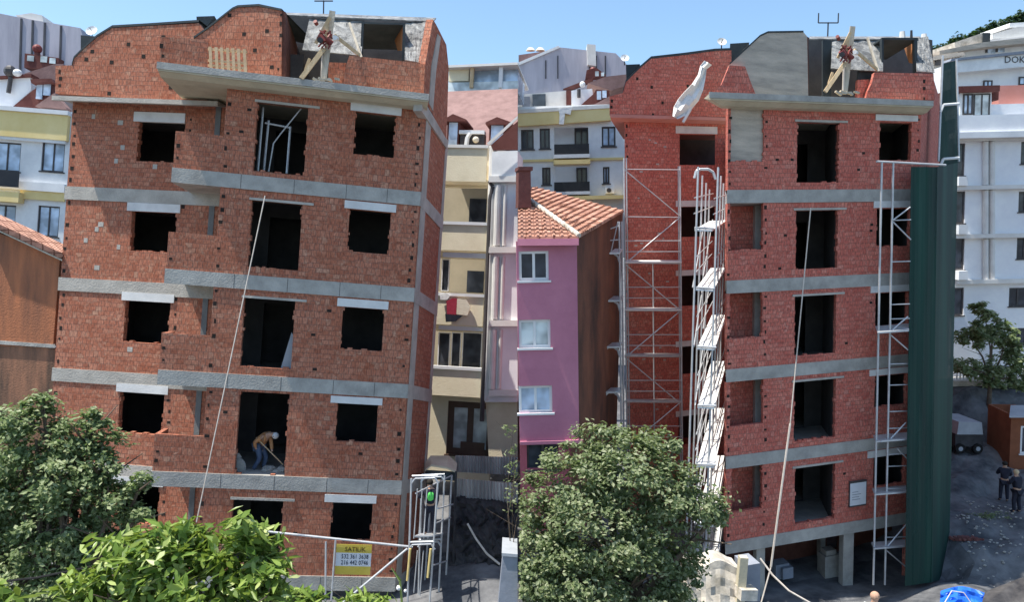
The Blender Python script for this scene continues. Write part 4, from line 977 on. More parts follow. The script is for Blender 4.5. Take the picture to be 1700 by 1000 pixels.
build(MB().sheet(crumple(Rp, [(1520, 63), (1541, 60), (1552, 120), (1522, 118)], 1.0, -.15, seed=8), .03), 'tarpaulin', 'tarp_silver', br_)
build(MB().sheet(crumple(Rp, [(1344, 60), (1528, 60), (1524, 65), (1344, 64)], 1.5, .9, 2, .02, 5, 20), .04), 'roof', 'tarp_silver', br_)
m = MB().pprism(Rp, [(1464, 62), (1524, 62), (1524, 66), (1464, 65)], .2, 2.4); m.pprism(Rp, [(1464, 65), (1467, 65), (1467, 118), (1464, 118)], .2, .35); m.pprism(Rp, [(1518, 66), (1523, 66), (1523, 119), (1519, 119)], .2, .35)
build(m, 'dormer_frame', 'roof_dark', br_)
m = MB(); P = lambda x, y, d: Rp.P(x, y, d)
m.face([P(1497, 67, 2.2), P(1519, 67, .36), P(1518, 106, .36), P(1509, 104, 1.2)]); m.face([P(1509, 104, 1.25), P(1518, 106, .4), P(1519, 67, .4), P(1497, 67, 2.25)])
build(m, 'dormer_lining', 'orange_panel', br_)
# inside
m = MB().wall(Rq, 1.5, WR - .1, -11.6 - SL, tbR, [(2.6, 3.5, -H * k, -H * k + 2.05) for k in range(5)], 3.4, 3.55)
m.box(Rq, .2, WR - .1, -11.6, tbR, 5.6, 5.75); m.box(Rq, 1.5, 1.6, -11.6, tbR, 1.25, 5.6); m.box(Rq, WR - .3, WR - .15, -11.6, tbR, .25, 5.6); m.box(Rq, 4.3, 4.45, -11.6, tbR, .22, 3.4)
build(m, 'inner_wall', 'concrete_dark_unlit', br_)
# open ground floor
gy = GR - Rp.O.z
build(MB().wall(Rq, .2, WR, gy - 1.2, -11.6 - SL, [(4.6, 5.1, gy, -12.3)], 3.0, 3.2), 'ground_wall', 'inner_brick_shade', br_)
dv = Vector((at(1580, 500, 41) - at(1551, 500, 27.6)).xy.to_3d())
c0_, c1_ = Rp.pt(WR - .02, tcR - .02, .02), Rp.pt(WR - .02, gy - 2, .02)
build(MB().sheet([[c0_, c0_ + dv], [c1_, c1_ + dv]], .25, Vector((-1, 0, 0))), 'side_wall', 'brick_red', br_)
dn = dv.normalized(); zz_ = Vector((0, 0, 1)); c2_ = c0_ + zz_ * .01
build(MB().sheet([[c2_ + zz_ * .05, c2_ + dn * 1.2 + zz_ * .8, c2_ + dn * 4.5 + zz_ * 2.2, c2_ + dv + zz_ * 2.4], [c2_, c2_ + dn * 1.2, c2_ + dn * 4.5, c2_ + dv]], .25, Vector((-1, 0, 0))), 'side_gable', 'brick_red', br_)
build(MB().box(Rq, .1, WR - .1, gy - 3, tcR - .02, 12.5, 12.8), 'rear_wall', 'brick_red', br_)
build(MB().box(Rq, .1, WR - .1, tcR - .3, tcR - .03, 6.01, 12.7), 'roof_slab', 'concrete', br_)
for x0, x1, d in ((1400, 1417, .05), (1256, 1270, .15), (1362, 1370, 2.2)):
    a, b = Rp.S(x0, 920, d), Rp.S(x1, 920, d); build(MB().box(Rp, a, b, gy - 1, -11.6 - SL, d, d + .35), 'column', 'concrete_grey', br_)
m = MB(); pts = [(1205, 165), (1205, 970)]
# plot-edge side wall between the projecting front and the set back wing
for k in range(5):
    tb = -H * k; top = tb + ST
    a0, a1 = Rp.pt(.0, tb, .2), Rp.pt(.0, top, .2)
    def toRs(p): # slide along the view of the alley to the set back wall
        return p + (Rs.pt(2.3, 0) - Rp.pt(0, 2.0, .2)) * .96
    b0, b1 = a0 + (Rs.P(1212, 400) - Rp.P(1205.5, 400)) * .97, a1 + (Rs.P(1212, 400) - Rp.P(1205.5, 400)) * .97
    n = (b0 - a0).cross(a1 - a0).normalized() * .12
    if n.x < 0: n = -n
    m.face([a0, b0, b1, a1], [(0, tb), (6, tb), (6, top), (0, top)]); m.face([a0 + n, a1 + n, b1 + n, b0 + n], [(0, tb), (0, top), (6, top), (6, tb)])
    m.face([a0, a1, a1 + n, a0 + n]); m.face([b0, b0 + n, b1 + n, b1])
build(m, 'side_wall', 'brick_red', br_)
# notice panel
nb = thing('notice_board', Rp.P(1421, 838, -.06), 'white notice panel with a dark top edge fixed to the lowest brick wall', 'notice panel')
q = Rp.rect(1409, 801, 1436, 838); build(MB().box(Rp, *q, -.09, -.03), 'panel', 'paper_white', nb)
build(MB().wall(Rp, q[0] - .01, q[1] + .01, q[2] - .05, q[3] + .07, [(q[0] + .005, q[1] - .005, q[2], q[3])], -.1, -.02), 'frame', 'frame_dark', nb)
m = MB()
for i, wd in enumerate((.35, .3, .38, .26)): m.box(Rp, q[0] + .1, q[0] + .1 + wd, q[2] + .2 + i * .09, q[2] + .22 + i * .09, -.094, -.088)
build(m, 'print', 'block_pale', nb)
# blocks and drum on the ground floor
def gp(x, y, z=None): r = ray(x, y); k = (GR - CAM.z) / r.z; return CAM + r * k
tag(build(MB().pbox(Rp, 1288, 938, 1310, 962, .9, 1.5).pbox(Rp, 1300, 944, 1317, 962, .7, 1.3), 'block_stack', 'block_pale'), 'pale blocks stacked on the open ground floor left of the columns', 'blocks')
tag(build(MB().pbox(Rp, 1370, 924, 1394, 962, .8, 1.5).pbox(Rp, 1372, 915, 1388, 924, .9, 1.4), 'block_stack', 'concrete_grey'), 'tall grey stack beside the middle ground floor column', 'blocks')
# flying cloth
ck = [(1176, 104, 6), (1168, 112, 5), (1165, 128, 6), (1158, 145, 9), (1148, 160, 12), (1138, 172, 12), (1130, 184, 11), (1121, 195, 4)]
rows = []
for i, (x, y, hw) in enumerate(ck): rows.append([Rs.P(x + hw * (j - 2) / 2 * 1.0, y + hw * (j - 2) / 2 * .6, -1.0 + .12 * math.sin(i * 1.3 + j * 1.9)) for j in range(5)])
m = MB().sheet(rows, .02); m.path([Rs.P(1146, 182, -1), Rs.P(1140, 192, -1), Rs.P(1134, 203, -1)], .06)
tag(build(m, 'hanging_cloth', 'cloth_white', smooth=True), 'long white cloth strip blowing in front of the red brick gable', 'cloth')
dish(at(1198, 70, 33), .2, 'round satellite dish on the ridge of the red brick gable', 'column_beige')
tag(build(MB().pprism(Rs, [(1212, 72), (1244, 70), (1218, 100), (1213, 106)], -.1, 1.5), 'rooftop_unit', 'roof_dark'), 'dark metal tank box beside the plastered grey gable', 'cabinet')
tag(build(MB().pprism(Rs, [(1039, 107), (1062, 106), (1042, 128), (1040, 134)], 1, 2), 'rooftop_unit', 'roof_dark'), 'small dark box behind the left slope of the red gable', 'cabinet')
dish(at(1037, 97, 36), .2, 'tiny white satellite dish left of the red brick gable')
# upper right leftovers on roof ridge
for x, y, l in ((1498, 52, 'small pale chimney cowl on the right roof ridge'), (1513, 50, 'thin dark flue pipe on the right roof ridge'), (1534, 56, 'wrapped white bundle at the right end of the roof ridge')):
    tag(build(MB().tube(Rp.P(x, y, 1.2), Rp.P(x, 64, 1.2), .09 if 'thin' not in l else .04, 8, .12 if 'thin' not in l else .05), 'roof_flue', 'column_beige' if 'thin' not in l else 'dark_metal'), l, 'flue')

# ---- scaffolds, right building
def zig(fr, d, parent, posts, ys, braces, r=.028):
    for a, b in posts: build(MB().tube(fr.P(*a, d), fr.P(*b, d), r + .006), 'upright', 'galvanised', parent)
    for (a, b) in ys: build(MB().tube(fr.P(*a, d), fr.P(*b, d), r * .7), 'ledger', 'galvanised', parent)
    for a, b in braces: build(MB().tube(fr.P(*a, d - .03), fr.P(*b, d - .03), r * .85), 'brace', 'galvanised', parent)
sf = thing('facade_scaffold', Rs.P(1085, 900, -1), 'light grey scaffold with long zigzag braces on the set back brick wall', 'scaffold')
posts = [((1036, 262), (1042, 800)), ((1129, 276), (1133, 800))]
lv = [281, 360, 437, 516, 592, 668]
lg = [((1037, y), (1130, y + 1)) for y in lv] + [((1038, y + 40), (1131, y + 40)) for y in lv[1:]] + [((1038, y + 58), (1131, y + 58)) for y in lv[1:]]
zz = []
for i in range(6):
    a, b = lv[i], lv[i] + 78
    zz.append(((1038, a + 2), (1129, b)) if i % 2 == 0 else ((1130, a), (1038, b)))
zig(Rs, -1.1, sf, posts, lg, zz)
for a, b in (((1040, 262), (1046, 800)), ((1126, 276), (1130, 800)), ((1084, 437), (1087, 800))): build(MB().tube(Rs.P(*a, -.4), Rs.P(*b, -.4), .028), 'upright', 'galvanised', sf)
for y in lv[2:]:
    build(MB().sheet([[Rs.P(1037, y, -1.2), Rs.P(1132, y, -1.2)], [Rs.P(1040, y - 3, -.4), Rs.P(1132, y - 3, -.4)]], .05, Vector((0, 0, 1))), 'deck', 'galvanised_white' if y < 520 else 'galvanised', sf)
s2 = thing('side_scaffold', at(1015, 720, 29.5), 'narrow scaffold with arched frames between the pink house and the red brick wall', 'scaffold')
for x, z in ((999, 28.6), (1029, 28.6), (1033, 29.6)): build(MB().tube(at(x - 1, 368, z), at(x + 3, 760, z), .035), 'upright', 'galvanised', s2)
for y in (421, 500, 577, 652):
    m = MB().path([at(1001, y + 16, 28.6), at(1004, y + 5, 28.6), at(1010, y, 28.6), at(1019, y, 28.6), at(1026, y + 5, 28.6), at(1029, y + 16, 28.6)], .045)
    build(m, 'frame_arch', 'galvanised', s2)
    build(MB().sheet([[at(1000, y + 1, 28.5), at(1029, y + 1, 28.5)], [at(1002, y - 6, 29.6), at(1034, y - 6, 29.6)]], .05, Vector((0, 0, 1))), 'deck', 'galvanised_white' if y < 450 else 'galvanised', s2)
tubes(s2, 'brace', [(at(1014, 420, 28.6), at(1026, 368, 28.6)), (at(1001, 400, 28.6), at(1030, 398, 28.6)), (at(999, 385, 28.6), at(1030, 374, 28.6))], .022)
# walkway tower along the side wall
wt = thing('scaffold_walkway', at(1180, 1010, 26), 'tall scaffold with white deck boards stacked level above level beside the central brick corner', 'scaffold')
HZ = 262.0
def deckpt(x, y, yn, far):           # near edge at depth 25, far edge keeps the same height
    return at(x, y, 25.0 if not far else 25.0 * (yn - HZ) / (y - HZ))
decks = [((1153, 381), (1182, 382), (1208, 365), (1178, 367)), ((1155, 480), (1184, 482), (1206, 445), (1180, 445)), ((1157, 578), (1186, 580), (1208, 523), (1182, 523)),
         ((1158, 676), (1186, 677), (1207, 600), (1181, 600)), ((1156, 774), (1186, 775), (1208, 678), (1182, 678)), ((1156, 872), (1188, 873), (1208, 757), (1182, 757)), ((1156, 968), (1188, 968), (1206, 838), (1182, 838))]
for dk_ in decks:
    n0, n1 = at(*dk_[0], 24.9), at(*dk_[1], 24.9); fdir = at(*dk_[2], 30.6) - n1
    wv = (n1 - n0)
    d_ = None
    for i in range(2):
        a, b = n0 + wv * (i * .515), n0 + wv * (i * .515 + .485)
        fa, fb = at(*dk_[3], 30.6), at(*dk_[2], 30.6); e0, e1 = fa.lerp(fb, i * .515), fa.lerp(fb, i * .515 + .485)
        build(MB().sheet([[a, b], [e0, e1]], .05, Vector((0, 0, -1))), 'deck', 'galvanised_white', wt)
    for i in range(2):
        o = wv * (1.06 if i else -.06)
        for hh in (.5, 1.0): build(MB().tube(n0 + o + Vector((0, 0, hh)), n0 + o + fdir + Vector((0, 0, hh)), .02), 'guard_rail', 'galvanised', wt)
    build(MB().tube(n0 + Vector((0, 0, .05)), n0 + wv * 1.1 + Vector((0, 0, .05)), .035), 'frame_head', 'galvanised', wt)
    f_ = n0 + fdir
    build(MB().tube(n0 + Vector((0, 0, -1.85)), n0 + fdir * .45, .02), 'brace', 'galvanised', wt)
    build(MB().tube(n0 + fdir * .5 + Vector((0, 0, -1.85)), n0 + fdir * .95, .02), 'brace', 'galvanised', wt)
z0 = GR - .2
for i in range(4):
    for o in (-.06, 1.06):
        r = ray(1154, 480); base = at(1154.5, 480, 24.9) + (at(1184, 480, 24.9) - at(1154.5, 480, 24.9)) * o
        fd = Vector((.30, .954, 0)) * (i * 2.0); tpz = at(1155, 278 + (i * 1.5), 24.9).z
        build(MB().tube(Vector((base.x + fd.x, base.y + fd.y, z0)), Vector((base.x + fd.x, base.y + fd.y, tpz)), .032), 'upright', 'galvanised', wt)
m = MB().path([at(1153, 296, 24.9), at(1156, 284, 24.9), at(1162, 281, 24.9), at(1176, 281, 24.9), at(1184, 286, 24.9), at(1188, 298, 24.9)], .045); build(m, 'frame_arch', 'galvanised', wt)
# right scaffold in front of the window column
rs = thing('window_scaffold', Rp.P(1480, 975, -1.2), 'thin light grey scaffold in front of the right window column of the red building', 'scaffold')
D = -1.2
zig(Rp, D, rs, [((1464, 268), (1450, 972)), ((1483, 268), (1469, 972))], [((1484 - (y - 280) * .02, y), (1513 - (y - 280) * .012, y - 1)) for y in (366, 435, 506, 530, 605, 640, 684, 712, 755, 775, 812, 893)],
    [((1482, 366), (1511, 344)), ((1483, 369), (1512, 398)), ((1477, 552), (1507, 526)), ((1478, 556), (1508, 582)), ((1472, 736), (1504, 702)), ((1490, 746), (1506, 762)), ((1470, 912), (1504, 872)), ((1472, 915), (1504, 942))])
for y in (549, 730, 818, 908):
    k = (y - 280) * .018; build(MB().sheet([[Rp.P(1462 - k, y + 3, D - .2), Rp.P(1514 - k, y - 1, D - .2)], [Rp.P(1458 - k, y - 7, D + .6), Rp.P(1514 - k, y - 12, D + .6)]], .05, Vector((0, 0, -1))), 'deck', 'galvanised', rs)
build(MB().tube(Rp.P(1455, 268, D), Rp.P(1570, 274, D), .035), 'top_rail', 'galvanised', rs)
# green net round the corner
nr = thing('debris_net', Rp.P(1545, 975, -1.3), 'tall dark green debris net hung around the right corner of the red building', 'net')
def netsheet(x0t, x1t, yt, x0b, x1b, yb0, yb1, da, db, n=16, rowsn=24, amp=.022, yt1=None):
    rows = []
    for i in range(rowsn + 1):
        a = i / rowsn; row = []
        for j in range(n + 1):
            b = j / n; x = (x0t + (x1t - x0t) * b) * (1 - a) + (x0b + (x1b - x0b) * b) * a
            y = (yt + ((yt1 or yt) - yt) * b) * (1 - a) + (yb0 + (yb1 - yb0) * b) * a
            row.append(at(x, y, da + (db - da) * b + amp * (math.sin(j * .9 + i * .22) + .5 * math.sin(j * 2.3 - i * .31)) + .02 * math.sin(i * 1.1)))
        rows.append(row)
    return rows
build(MB().sheet(netsheet(1513, 1556, 277, 1503, 1546, 974, 968, 26.2, 26.9), .015), 'front_net', 'net_green', nr, smooth=True)
build(MB().sheet(netsheet(1556.3, 1590, 277, 1546.3, 1575, 968, 960, 26.9, 30.2, yt1=270), .015), 'side_net', 'net_green', nr, smooth=True)
un = thing('debris_net', at(1572, 270, 30), 'upper piece of dark green net with scaffold posts beside the tarpaulin roof', 'net')
build(MB().sheet(netsheet(1564, 1589, 106, 1560, 1592, 276, 270, 29.6, 30.5, 8, 12, .02, yt1=100), .015), 'upper_net', 'net_green', un, smooth=True)
for a, b in (((1565, 92, 28.8), (1558, 268, 28.8)), ((1588, 98, 30), (1592, 268, 30))): build(MB().tube(at(*a), at(*b), .04), 'upright', 'galvanised', un)
for y in (178, 268): build(MB().path([at(1561, y + 8, 28.8), at(1566, y - 4, 28.8), at(1592, y - 6, 29)], .05), 'frame_arch', 'galvanised_white', un)
# rope and cables
m = MB().tube(Rp.P(1346, 345, -.9), Rp.P(1312, 704, -1.1), .02, 5).tube(Rp.P(1312, 704, -1.1), Rp.P(1280, 942, -1.2), .035, 5).tube(Rp.P(1280, 942, -1.2), Rp.P(1262, 1008, -1.4), .022, 5)
tag(build(m, 'rope', 'rope'), 'taut pale rope slanting down the front of the red brick building', 'rope')
m = MB().path([at(1262, 928, 24), at(1282, 955, 23.8), at(1310, 982, 23.5), at(1345, 1002, 23.3)], .03); tag(build(m, 'cable', 'rope'), 'pale sagging cable in front of the open ground floor', 'cable')

# ---- right neighbours: pink house
pk = front(23.5, 900, 500, VR, 2, 0)
ph = thing('pink_house', pk.P(900, 830), 'pink rendered house with white windows and an orange tiled roof', 'house')
V0 = lambda x, y, d=0: pk.px(x, y, d)
ws = [(861.5, 417, 911, 466), (861.5, 531, 914, 578), (861.5, 641, 917, 686)]
hol = [pk.rect(*q) for q in ws]
sL, sR = pk.S(860, 560), pk.S(960, 600)
tT, tM = pk.T(905, 400), pk.T(905, 733)
build(MB().wall(pk, sL, sR, tM, tT, hol, 0, .25), 'wall', 'pink_wall', ph)
lw = pk.rect(875, 735, 928, 780)
build(MB().wall(pk, sL, pk.S(950, 770), tM - 3, tM, [lw], .12, .35), 'lower_wall', 'pink_wall_low', ph)
for q, pn in zip(ws, ('glass', 'curtain_pale', 'glass_blue')): window(pk, *q, ph, 0, 1, 'white_trim', pn, .08)
window(pk, 875, 735, 928, 780, ph, .12, 1, 'frame_dark', 'glass', .06)
build(MB().box(pk, sL, sR + .1, tM - .08, tM + .02, -.08, .1), 'ledge', 'pink_wall', ph)
build(MB().box(pk, sL + .35, sL + .55, tM - 3, tT, .25, 8), 'far_wall', 'pink_wall', ph)
# side wall receding to the gap
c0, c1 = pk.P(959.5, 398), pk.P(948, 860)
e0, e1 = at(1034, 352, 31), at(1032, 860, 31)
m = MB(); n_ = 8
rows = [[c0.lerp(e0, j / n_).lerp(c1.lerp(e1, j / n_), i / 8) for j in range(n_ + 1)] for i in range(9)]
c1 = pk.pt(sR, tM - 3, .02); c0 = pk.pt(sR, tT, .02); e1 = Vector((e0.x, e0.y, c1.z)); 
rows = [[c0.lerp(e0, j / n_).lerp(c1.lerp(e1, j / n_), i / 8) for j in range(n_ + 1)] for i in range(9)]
build(MB().sheet(rows, .25, Vector((-1, 0, 0))), 'side_wall', 'stained_shaded_brown', ph)
# hipped tiled roof: front slope and right slope, tiles as ribs
R0 = at(859.7, 397, 23.2); R1 = pk.P(961, 396, -.45); RR = at(859.7, 322, 27.3); RE = at(1036, 352, 30.6)
def slope(a, b, c, n, rad=.07):           # eave a-b, ridge point c ; ribs run up the slope
    m = MB(); m.face([a, b, c], [((p - a).length, 0) for p in (a, b, c)])
    nn = (b - a).cross(c - a).normalized(); nn = nn if nn.z > 0 else -nn
    m.face([c - nn * .08, b - nn * .08, a - nn * .08])
    return m, nn
up = (RR - R0)
m = MB(); K = 13
for i in range(K):                        # horizontal courses with lap steps (front slope, triangle-like)
    a0, a1 = i / K, (i + 1) / K
    p, q = R0.lerp(at(859.7, 322, 27.3), a0), R1.lerp(RR, a0); p2, q2 = R0.lerp(at(859.7, 322, 27.3), a1), R1.lerp(RR, a1)
    off = Vector((0, 0, .07)); m.face([p + off, q + off, q2, p2], [(0, i * .34), ((q - p).length, i * .34), ((q2 - p2).length, i * .34 + .34), (0, i * .34 + .34)]); m.face([p, q, q + off, p + off])
    for j in range(int((q - p).length / .24)):
        a = p + (q - p).normalized() * (j * .24 + .12) + off; b = p2 + (q - p).normalized() * (j * .24 + .12)
        m.tube(a, b, .05, 5)
ro = build(m, 'roof', 'roof_tile', ph)
m = MB(); K = 15; RB = at(884, 312, 31.5)
for i in range(K):
    a0, a1 = i / K, (i + 1) / K
    p, q = R1.lerp(RR, a0), RE.lerp(RB, a0); p2, q2 = R1.lerp(RR, a1), RE.lerp(RB, a1); off = Vector((0, 0, .07))
    L = (q - p).length; m.face([p + off, q + off, q2, p2], [(0, i * .34), (L, i * .34), (L, i * .34 + .34), (0, i * .34 + .34)]); m.face([p, q, q + off, p + off])
    for j in range(int(L / .28)):
        f = (j + .5) * .28 / L; m.tube(p.lerp(q, f) + off, p2.lerp(q2, f), .055, 5)
build(m, 'roof', 'roof_tile', ph)
m = MB()
for i in range(16): m.tube(R1.lerp(RR, i / 16) + Vector((0, 0, .08)), R1.lerp(RR, (i + .80) / 16) + Vector((0, 0, .11)), .075, 8)
build(m, 'ridge_tiles', 'stone_cream', ph)
build(MB().bar(R0 - Vector((0, 0, .1)), R1 - Vector((0, 0, .1)), .16, .2), 'gutter', 'pink_wall', ph)
chf = front(25.5, 872, 300, VR, 8)
build(MB().prism(chf, [chf.px(860.5, 345), chf.px(861, 283), chf.px(881, 283), chf.px(882, 345)], 0, .6).prism(chf, [chf.px(859.8, 283), chf.px(860, 277), chf.px(884, 277), chf.px(884, 283)], -.08, .68), 'chimney', 'brick_chimney', ph)
# small lamp on corner
# ---- white and yellow building
wy = front(40, 940, 250, VR, -3)
wb = thing('apartment_building', wy.P(940, 420), 'white apartment block with a yellow top band and black balcony railings behind the pink house', 'building')
wn = [(865, 215, 886, 248), (896, 213, 913, 247), (954, 212, 977, 242), (999, 210, 1022, 243), (900, 278, 914, 307), (957, 278, 975, 305), (1001, 277, 1012, 305)]
tR = wy.T(940, 175); tB = wy.T(940, 430)
xl = 860.2
s0, s1 = wy.S(xl, 300), wy.S(1045, 300)
lg1, lg2 = wy.rect(920, 211, 977, 248), wy.rect(922, 276, 978, 312)
hol = [wy.rect(*q) for q in wn if not (950 < q[0] < 980)] + [lg1, lg2]
build(MB().wall(wy, s0, s1, tB, tR, hol, 0, .2), 'wall', 'white_wall', wb)
for q in wn: window(wy, *q, wb, 0 if not (950 < q[0] < 980) else 1.0, 1, 'frame_dark', 'glass_blue' if q[0] in (999, 1001) else 'glass', .08)
build(MB().box(wy, lg1[0] - .3, lg1[1] + .3, lg2[2] - .3, lg1[3] + .3, 1.15, 1.3), 'loggia_back', 'white_wall_b', wb)
build(MB().pbox(wy, 920, 239, 978, 256, -.5, -.44), 'balcony_railing', 'rail_black', wb); build(MB().pbox(wy, 920, 302, 979, 318, -.5, -.44), 'balcony_railing', 'rail_black', wb)
build(MB().pbox(wy, 919, 256, 979, 262, -.55, 0), 'balcony_slab', 'white_wall', wb); build(MB().pbox(wy, 919, 318, 980, 323, -.55, 0), 'balcony_slab', 'white_wall', wb)
q = wy.rect(xl, 183, 1014, 206); build(MB().prism(wy, [wy.px(860.2, 190), wy.px(1014, 181), wy.px(1014, 201), wy.px(860.2, 211)], -.35, 0), 'yellow_band', 'yellow_wall', wb)
build(MB().prism(wy, [wy.px(860.2, 184), wy.px(1014, 175), wy.px(1014, 181), wy.px(860.2, 190)], -.4, 5), 'roof_edge', 'column_beige', wb)
build(MB().pbox(wy, xl, 263, 1036, 267, -.1, 0), 'yellow_band', 'yellow_wall', wb); build(MB().pbox(wy, 919, 265, 980, 272, -.55, -.0), 'yellow_band', 'yellow_wall', wb); build(MB().pbox(wy, 919, 325, 1036, 331, -.55, 0), 'yellow_band', 'yellow_wall', wb)
build(MB().box(wy, s0, s1, tB, tR, 5, 5.2), 'back_wall', 'white_wall', wb)
ac = thing('air_conditioner', wy.P(1013, 322, -.3), 'white air conditioner box under the right window of the yellow banded block', 'air conditioner')
build(MB().pbox(wy, 1006, 311, 1020, 321, -.35, 0), 'case', 'white_trim', ac); build(MB().tube(wy.P(1011, 316, -.38), wy.P(1011, 316, -.34), .12, 12), 'fan_grille', 'frame_dark', ac)
# attic level
al = thing('attic_house', wy.P(940, 185, 1.5), 'attic with shaded terrace and maroon roof behind the pink house', 'attic')
build(MB().prism(wy, [wy.px(860.2, 188, 1.5), wy.px(860.2, 157, 1.5), wy.px(946, 150, 1.5), wy.px(946, 184, 1.5)], 1.5, 1.8), 'terrace_wall', 'column_beige', al)
build(MB().pbox(wy, 884, 156, 906, 178, 1.35, 1.49), 'terrace_door', 'glass', al); build(MB().pbox(wy, 867, 160, 880, 180, 1.4, 1.49), 'window', 'block_pale', al); build(MB().pbox(wy, 940, 150, 948, 180, 1.3, 1.5), 'dark_post', 'roof_trim_maroon', al)
build(MB().prism(wy, [wy.px(949, 178, 1), wy.px(949, 150, 1), wy.px(983, 147, 1), wy.px(985, 160, 1), wy.px(960, 178, 1)], 1, 1.4), 'wall', 'white_wall_b', al)
build(MB().prism(wy, [wy.px(976, 138, 2), wy.px(1005, 127, 2), wy.px(1041, 123, 2), wy.px(1042, 140, 2), wy.px(1015, 150, 2)], 2, 5), 'roof', 'roof_maroon', al)
build(MB().prism(wy, [wy.px(960, 178, .6), wy.px(985, 156, .6), wy.px(990, 148, .6), wy.px(1012, 150, .6), wy.px(1012, 172, .6), wy.px(985, 178, .6)], .6, 1.0), 'dormer_wall', 'roof_trim_maroon', al)
build(MB().prism(wy, [wy.px(978, 178, .4), wy.px(1012, 160, .4), wy.px(1013, 177, .4)], .3, .6), 'lower_roof', 'roof_maroon', al)
for q in ((991, 151, 998, 165), (1000, 150, 1007, 162)): build(MB().pbox(wy, *q, .5, .59), 'window', 'glass_blue', al)
build(MB().tube(wy.P(961, 148, .9), wy.P(961, 162, .9), .09, 8), 'flue', 'frame_dark', al)
tag(build(MB().ball(wy.P(967, 140, 1), .15, 8, (1, 1, 1.1)), 'lamp_globe', 'white_trim', smooth=True), 'white rooftop ball left of the maroon attic roof', 'lamp')
# cladding gable
cg = front(48, 940, 120, VR, -3)
cl2 = thing('clad_building', cg.P(940, 150), 'pale violet grey metal clad gable on the skyline behind the pink house', 'building')
build(MB().prism(cg, [cg.px(*p) for p in ((860.3, 157), (860.3, 104), (927, 78), (1022, 88), (1040, 106), (1040, 150))], 0, 5), 'wall', 'grey_cladding', cl2)
build(MB().prism(cg, [cg.px(*p) for p in ((860.3, 88), (915, 80), (927, 78), (860.3, 108))], .5, 5), 'roof', 'roof_maroon', cl2)
build(MB().prism(cg, [cg.px(*p) for p in ((860.3, 104), (927, 76), (930, 79), (860.3, 109))], -.1, .0), 'verge', 'white_trim', cl2)
m = MB()
for x in (906, 926, 979, 990, 1005): m.pprism(cg, [(x - 1, 92 if x > 910 else 100), (x + 1, 92 if x > 910 else 99), (x + 1, 130), (x - 1, 130)], -.05, 0)
build(m, 'seams', 'cladding_seam', cl2)
build(MB().prism(cg, [cg.px(*p) for p in ((974, 84), (974, 76), (988, 77), (989, 112), (975, 110))], -.5, .6), 'chimney', 'column_beige', cl2)
dk2 = thing('rooftop_box', cg.P(985, 135, -1), 'dark rooftop box with red tank and pale panes before the clad gable', 'rooftop box')
build(MB().prism(cg, [cg.px(*p, -1.2) for p in ((972, 130), (974, 116), (990, 112), (1006, 124), (1002, 128))], -1.2, -.5), 'body', 'roof_trim_maroon', dk2); build(MB().pbox(cg, 988, 118, 994, 126, -1.25, -1.19).pbox(cg, 998, 120, 1003, 126, -1.25, -1.19), 'pane', 'curtain_pale', dk2)
build(MB().ball(cg.P(984, 116, -1), .18, 8), 'tank_body', 'winch_red', dk2, smooth=True)
build(MB().prism(cg, [cg.px(*p, -2) for p in ((935, 147), (985, 128), (985, 134), (950, 148))], -2, -1.5), 'roof_edge', 'roof_trim_maroon', dk2)
for x in (881, 897): tag(build(MB().tube(cg.P(x, 84, 1), cg.P(x, 79, 1), .3, 8, .15), 'roof_cowl', 'cloth_cream'), ('left' if x == 881 else 'right') + ' one of two cream cowls on the ridge behind the pink house', 'chimney cowl')
# terrace laundry
m = MB().pprism(wy, [(927, 180), (950, 178), (947, 190), (938, 188), (936, 206), (928, 206), (929, 190)], -.5, -.42)
tag(build(m, 'laundry', 'cloth_white'), 'white towels hanging over the yellow band behind the pink house', 'laundry')

# ---- right hand white buildings
wr = front(42, 1640, 350, VR, -2)
w2 = thing('white_building', wr.P(1650, 640), 'white apartment block with slim paired columns right of the green net', 'building')
sA, sB = wr.S(1586, 350), wr.S(1730, 350)
wn = [(1586, 238, 1602, 292), (1584, 318, 1602, 371), (1582, 395, 1601, 448), (1580, 478, 1600, 524), (1695, 235, 1715, 272), (1691, 318, 1715, 352), (1688, 395, 1715, 430), (1675, 478, 1706, 509), (1683, 545, 1705, 575)]
build(MB().wall(wr, sA, sB, wr.T(1650, 650), wr.T(1650, 195), [wr.rect(*q) for q in wn], 0, .25), 'wall', 'white_wall_b', w2)
for q in wn: window(wr, *q, w2, 0, 1 if q[0] > 1660 else 0, 'frame_dark', 'glass', .08)
for y in (226, 307, 388, 464): build(MB().pbox(wr, 1592, y, 1730, y + 7, -.35, 0), 'cornice', 'column_beige', w2)
for y0, y1 in ((233, 307), (314, 388), (395, 464)):
    for x in (1636, 1647): build(MB().tube(wr.P(x, y0 + 2, -.1), wr.P(x, y1, -.1), .14, 10), 'column', 'column_beige', w2)
    build(MB().pbox(wr, 1592, y1 - 14, 1607, y1 + 1, -.5, 0), 'planter_box', 'white_wall', w2)
build(MB().pbox(wr, 1590, 190, 1730, 223, -.6, -.35), 'parapet', 'white_wall_b', w2); build(MB().pbox(wr, 1588, 218, 1730, 228, -.75, 0), 'cornice', 'white_wall', w2)
build(MB().box(wr, sA, sB, wr.T(1650, 650), wr.T(1650, 140), 4, 4.2), 'back_wall', 'white_wall_b', w2)
build(MB().pbox(wr, 1658, 141, 1730, 172, 1.2, 4), 'attic_wall', 'coral_wall', w2); build(MB().pbox(wr, 1640, 172, 1730, 194, .2, 3), 'attic_parapet', 'white_wall_b', w2)
build(MB().pbox(wr, 1594, 150, 1646, 194, .0, 3), 'dormer', 'white_wall', w2); build(MB().pbox(wr, 1592, 142, 1660, 152, -.3, 3).pbox(wr, 1644, 152, 1658, 166, .3, 2.8), 'dormer_roof', 'roof_trim_maroon', w2)
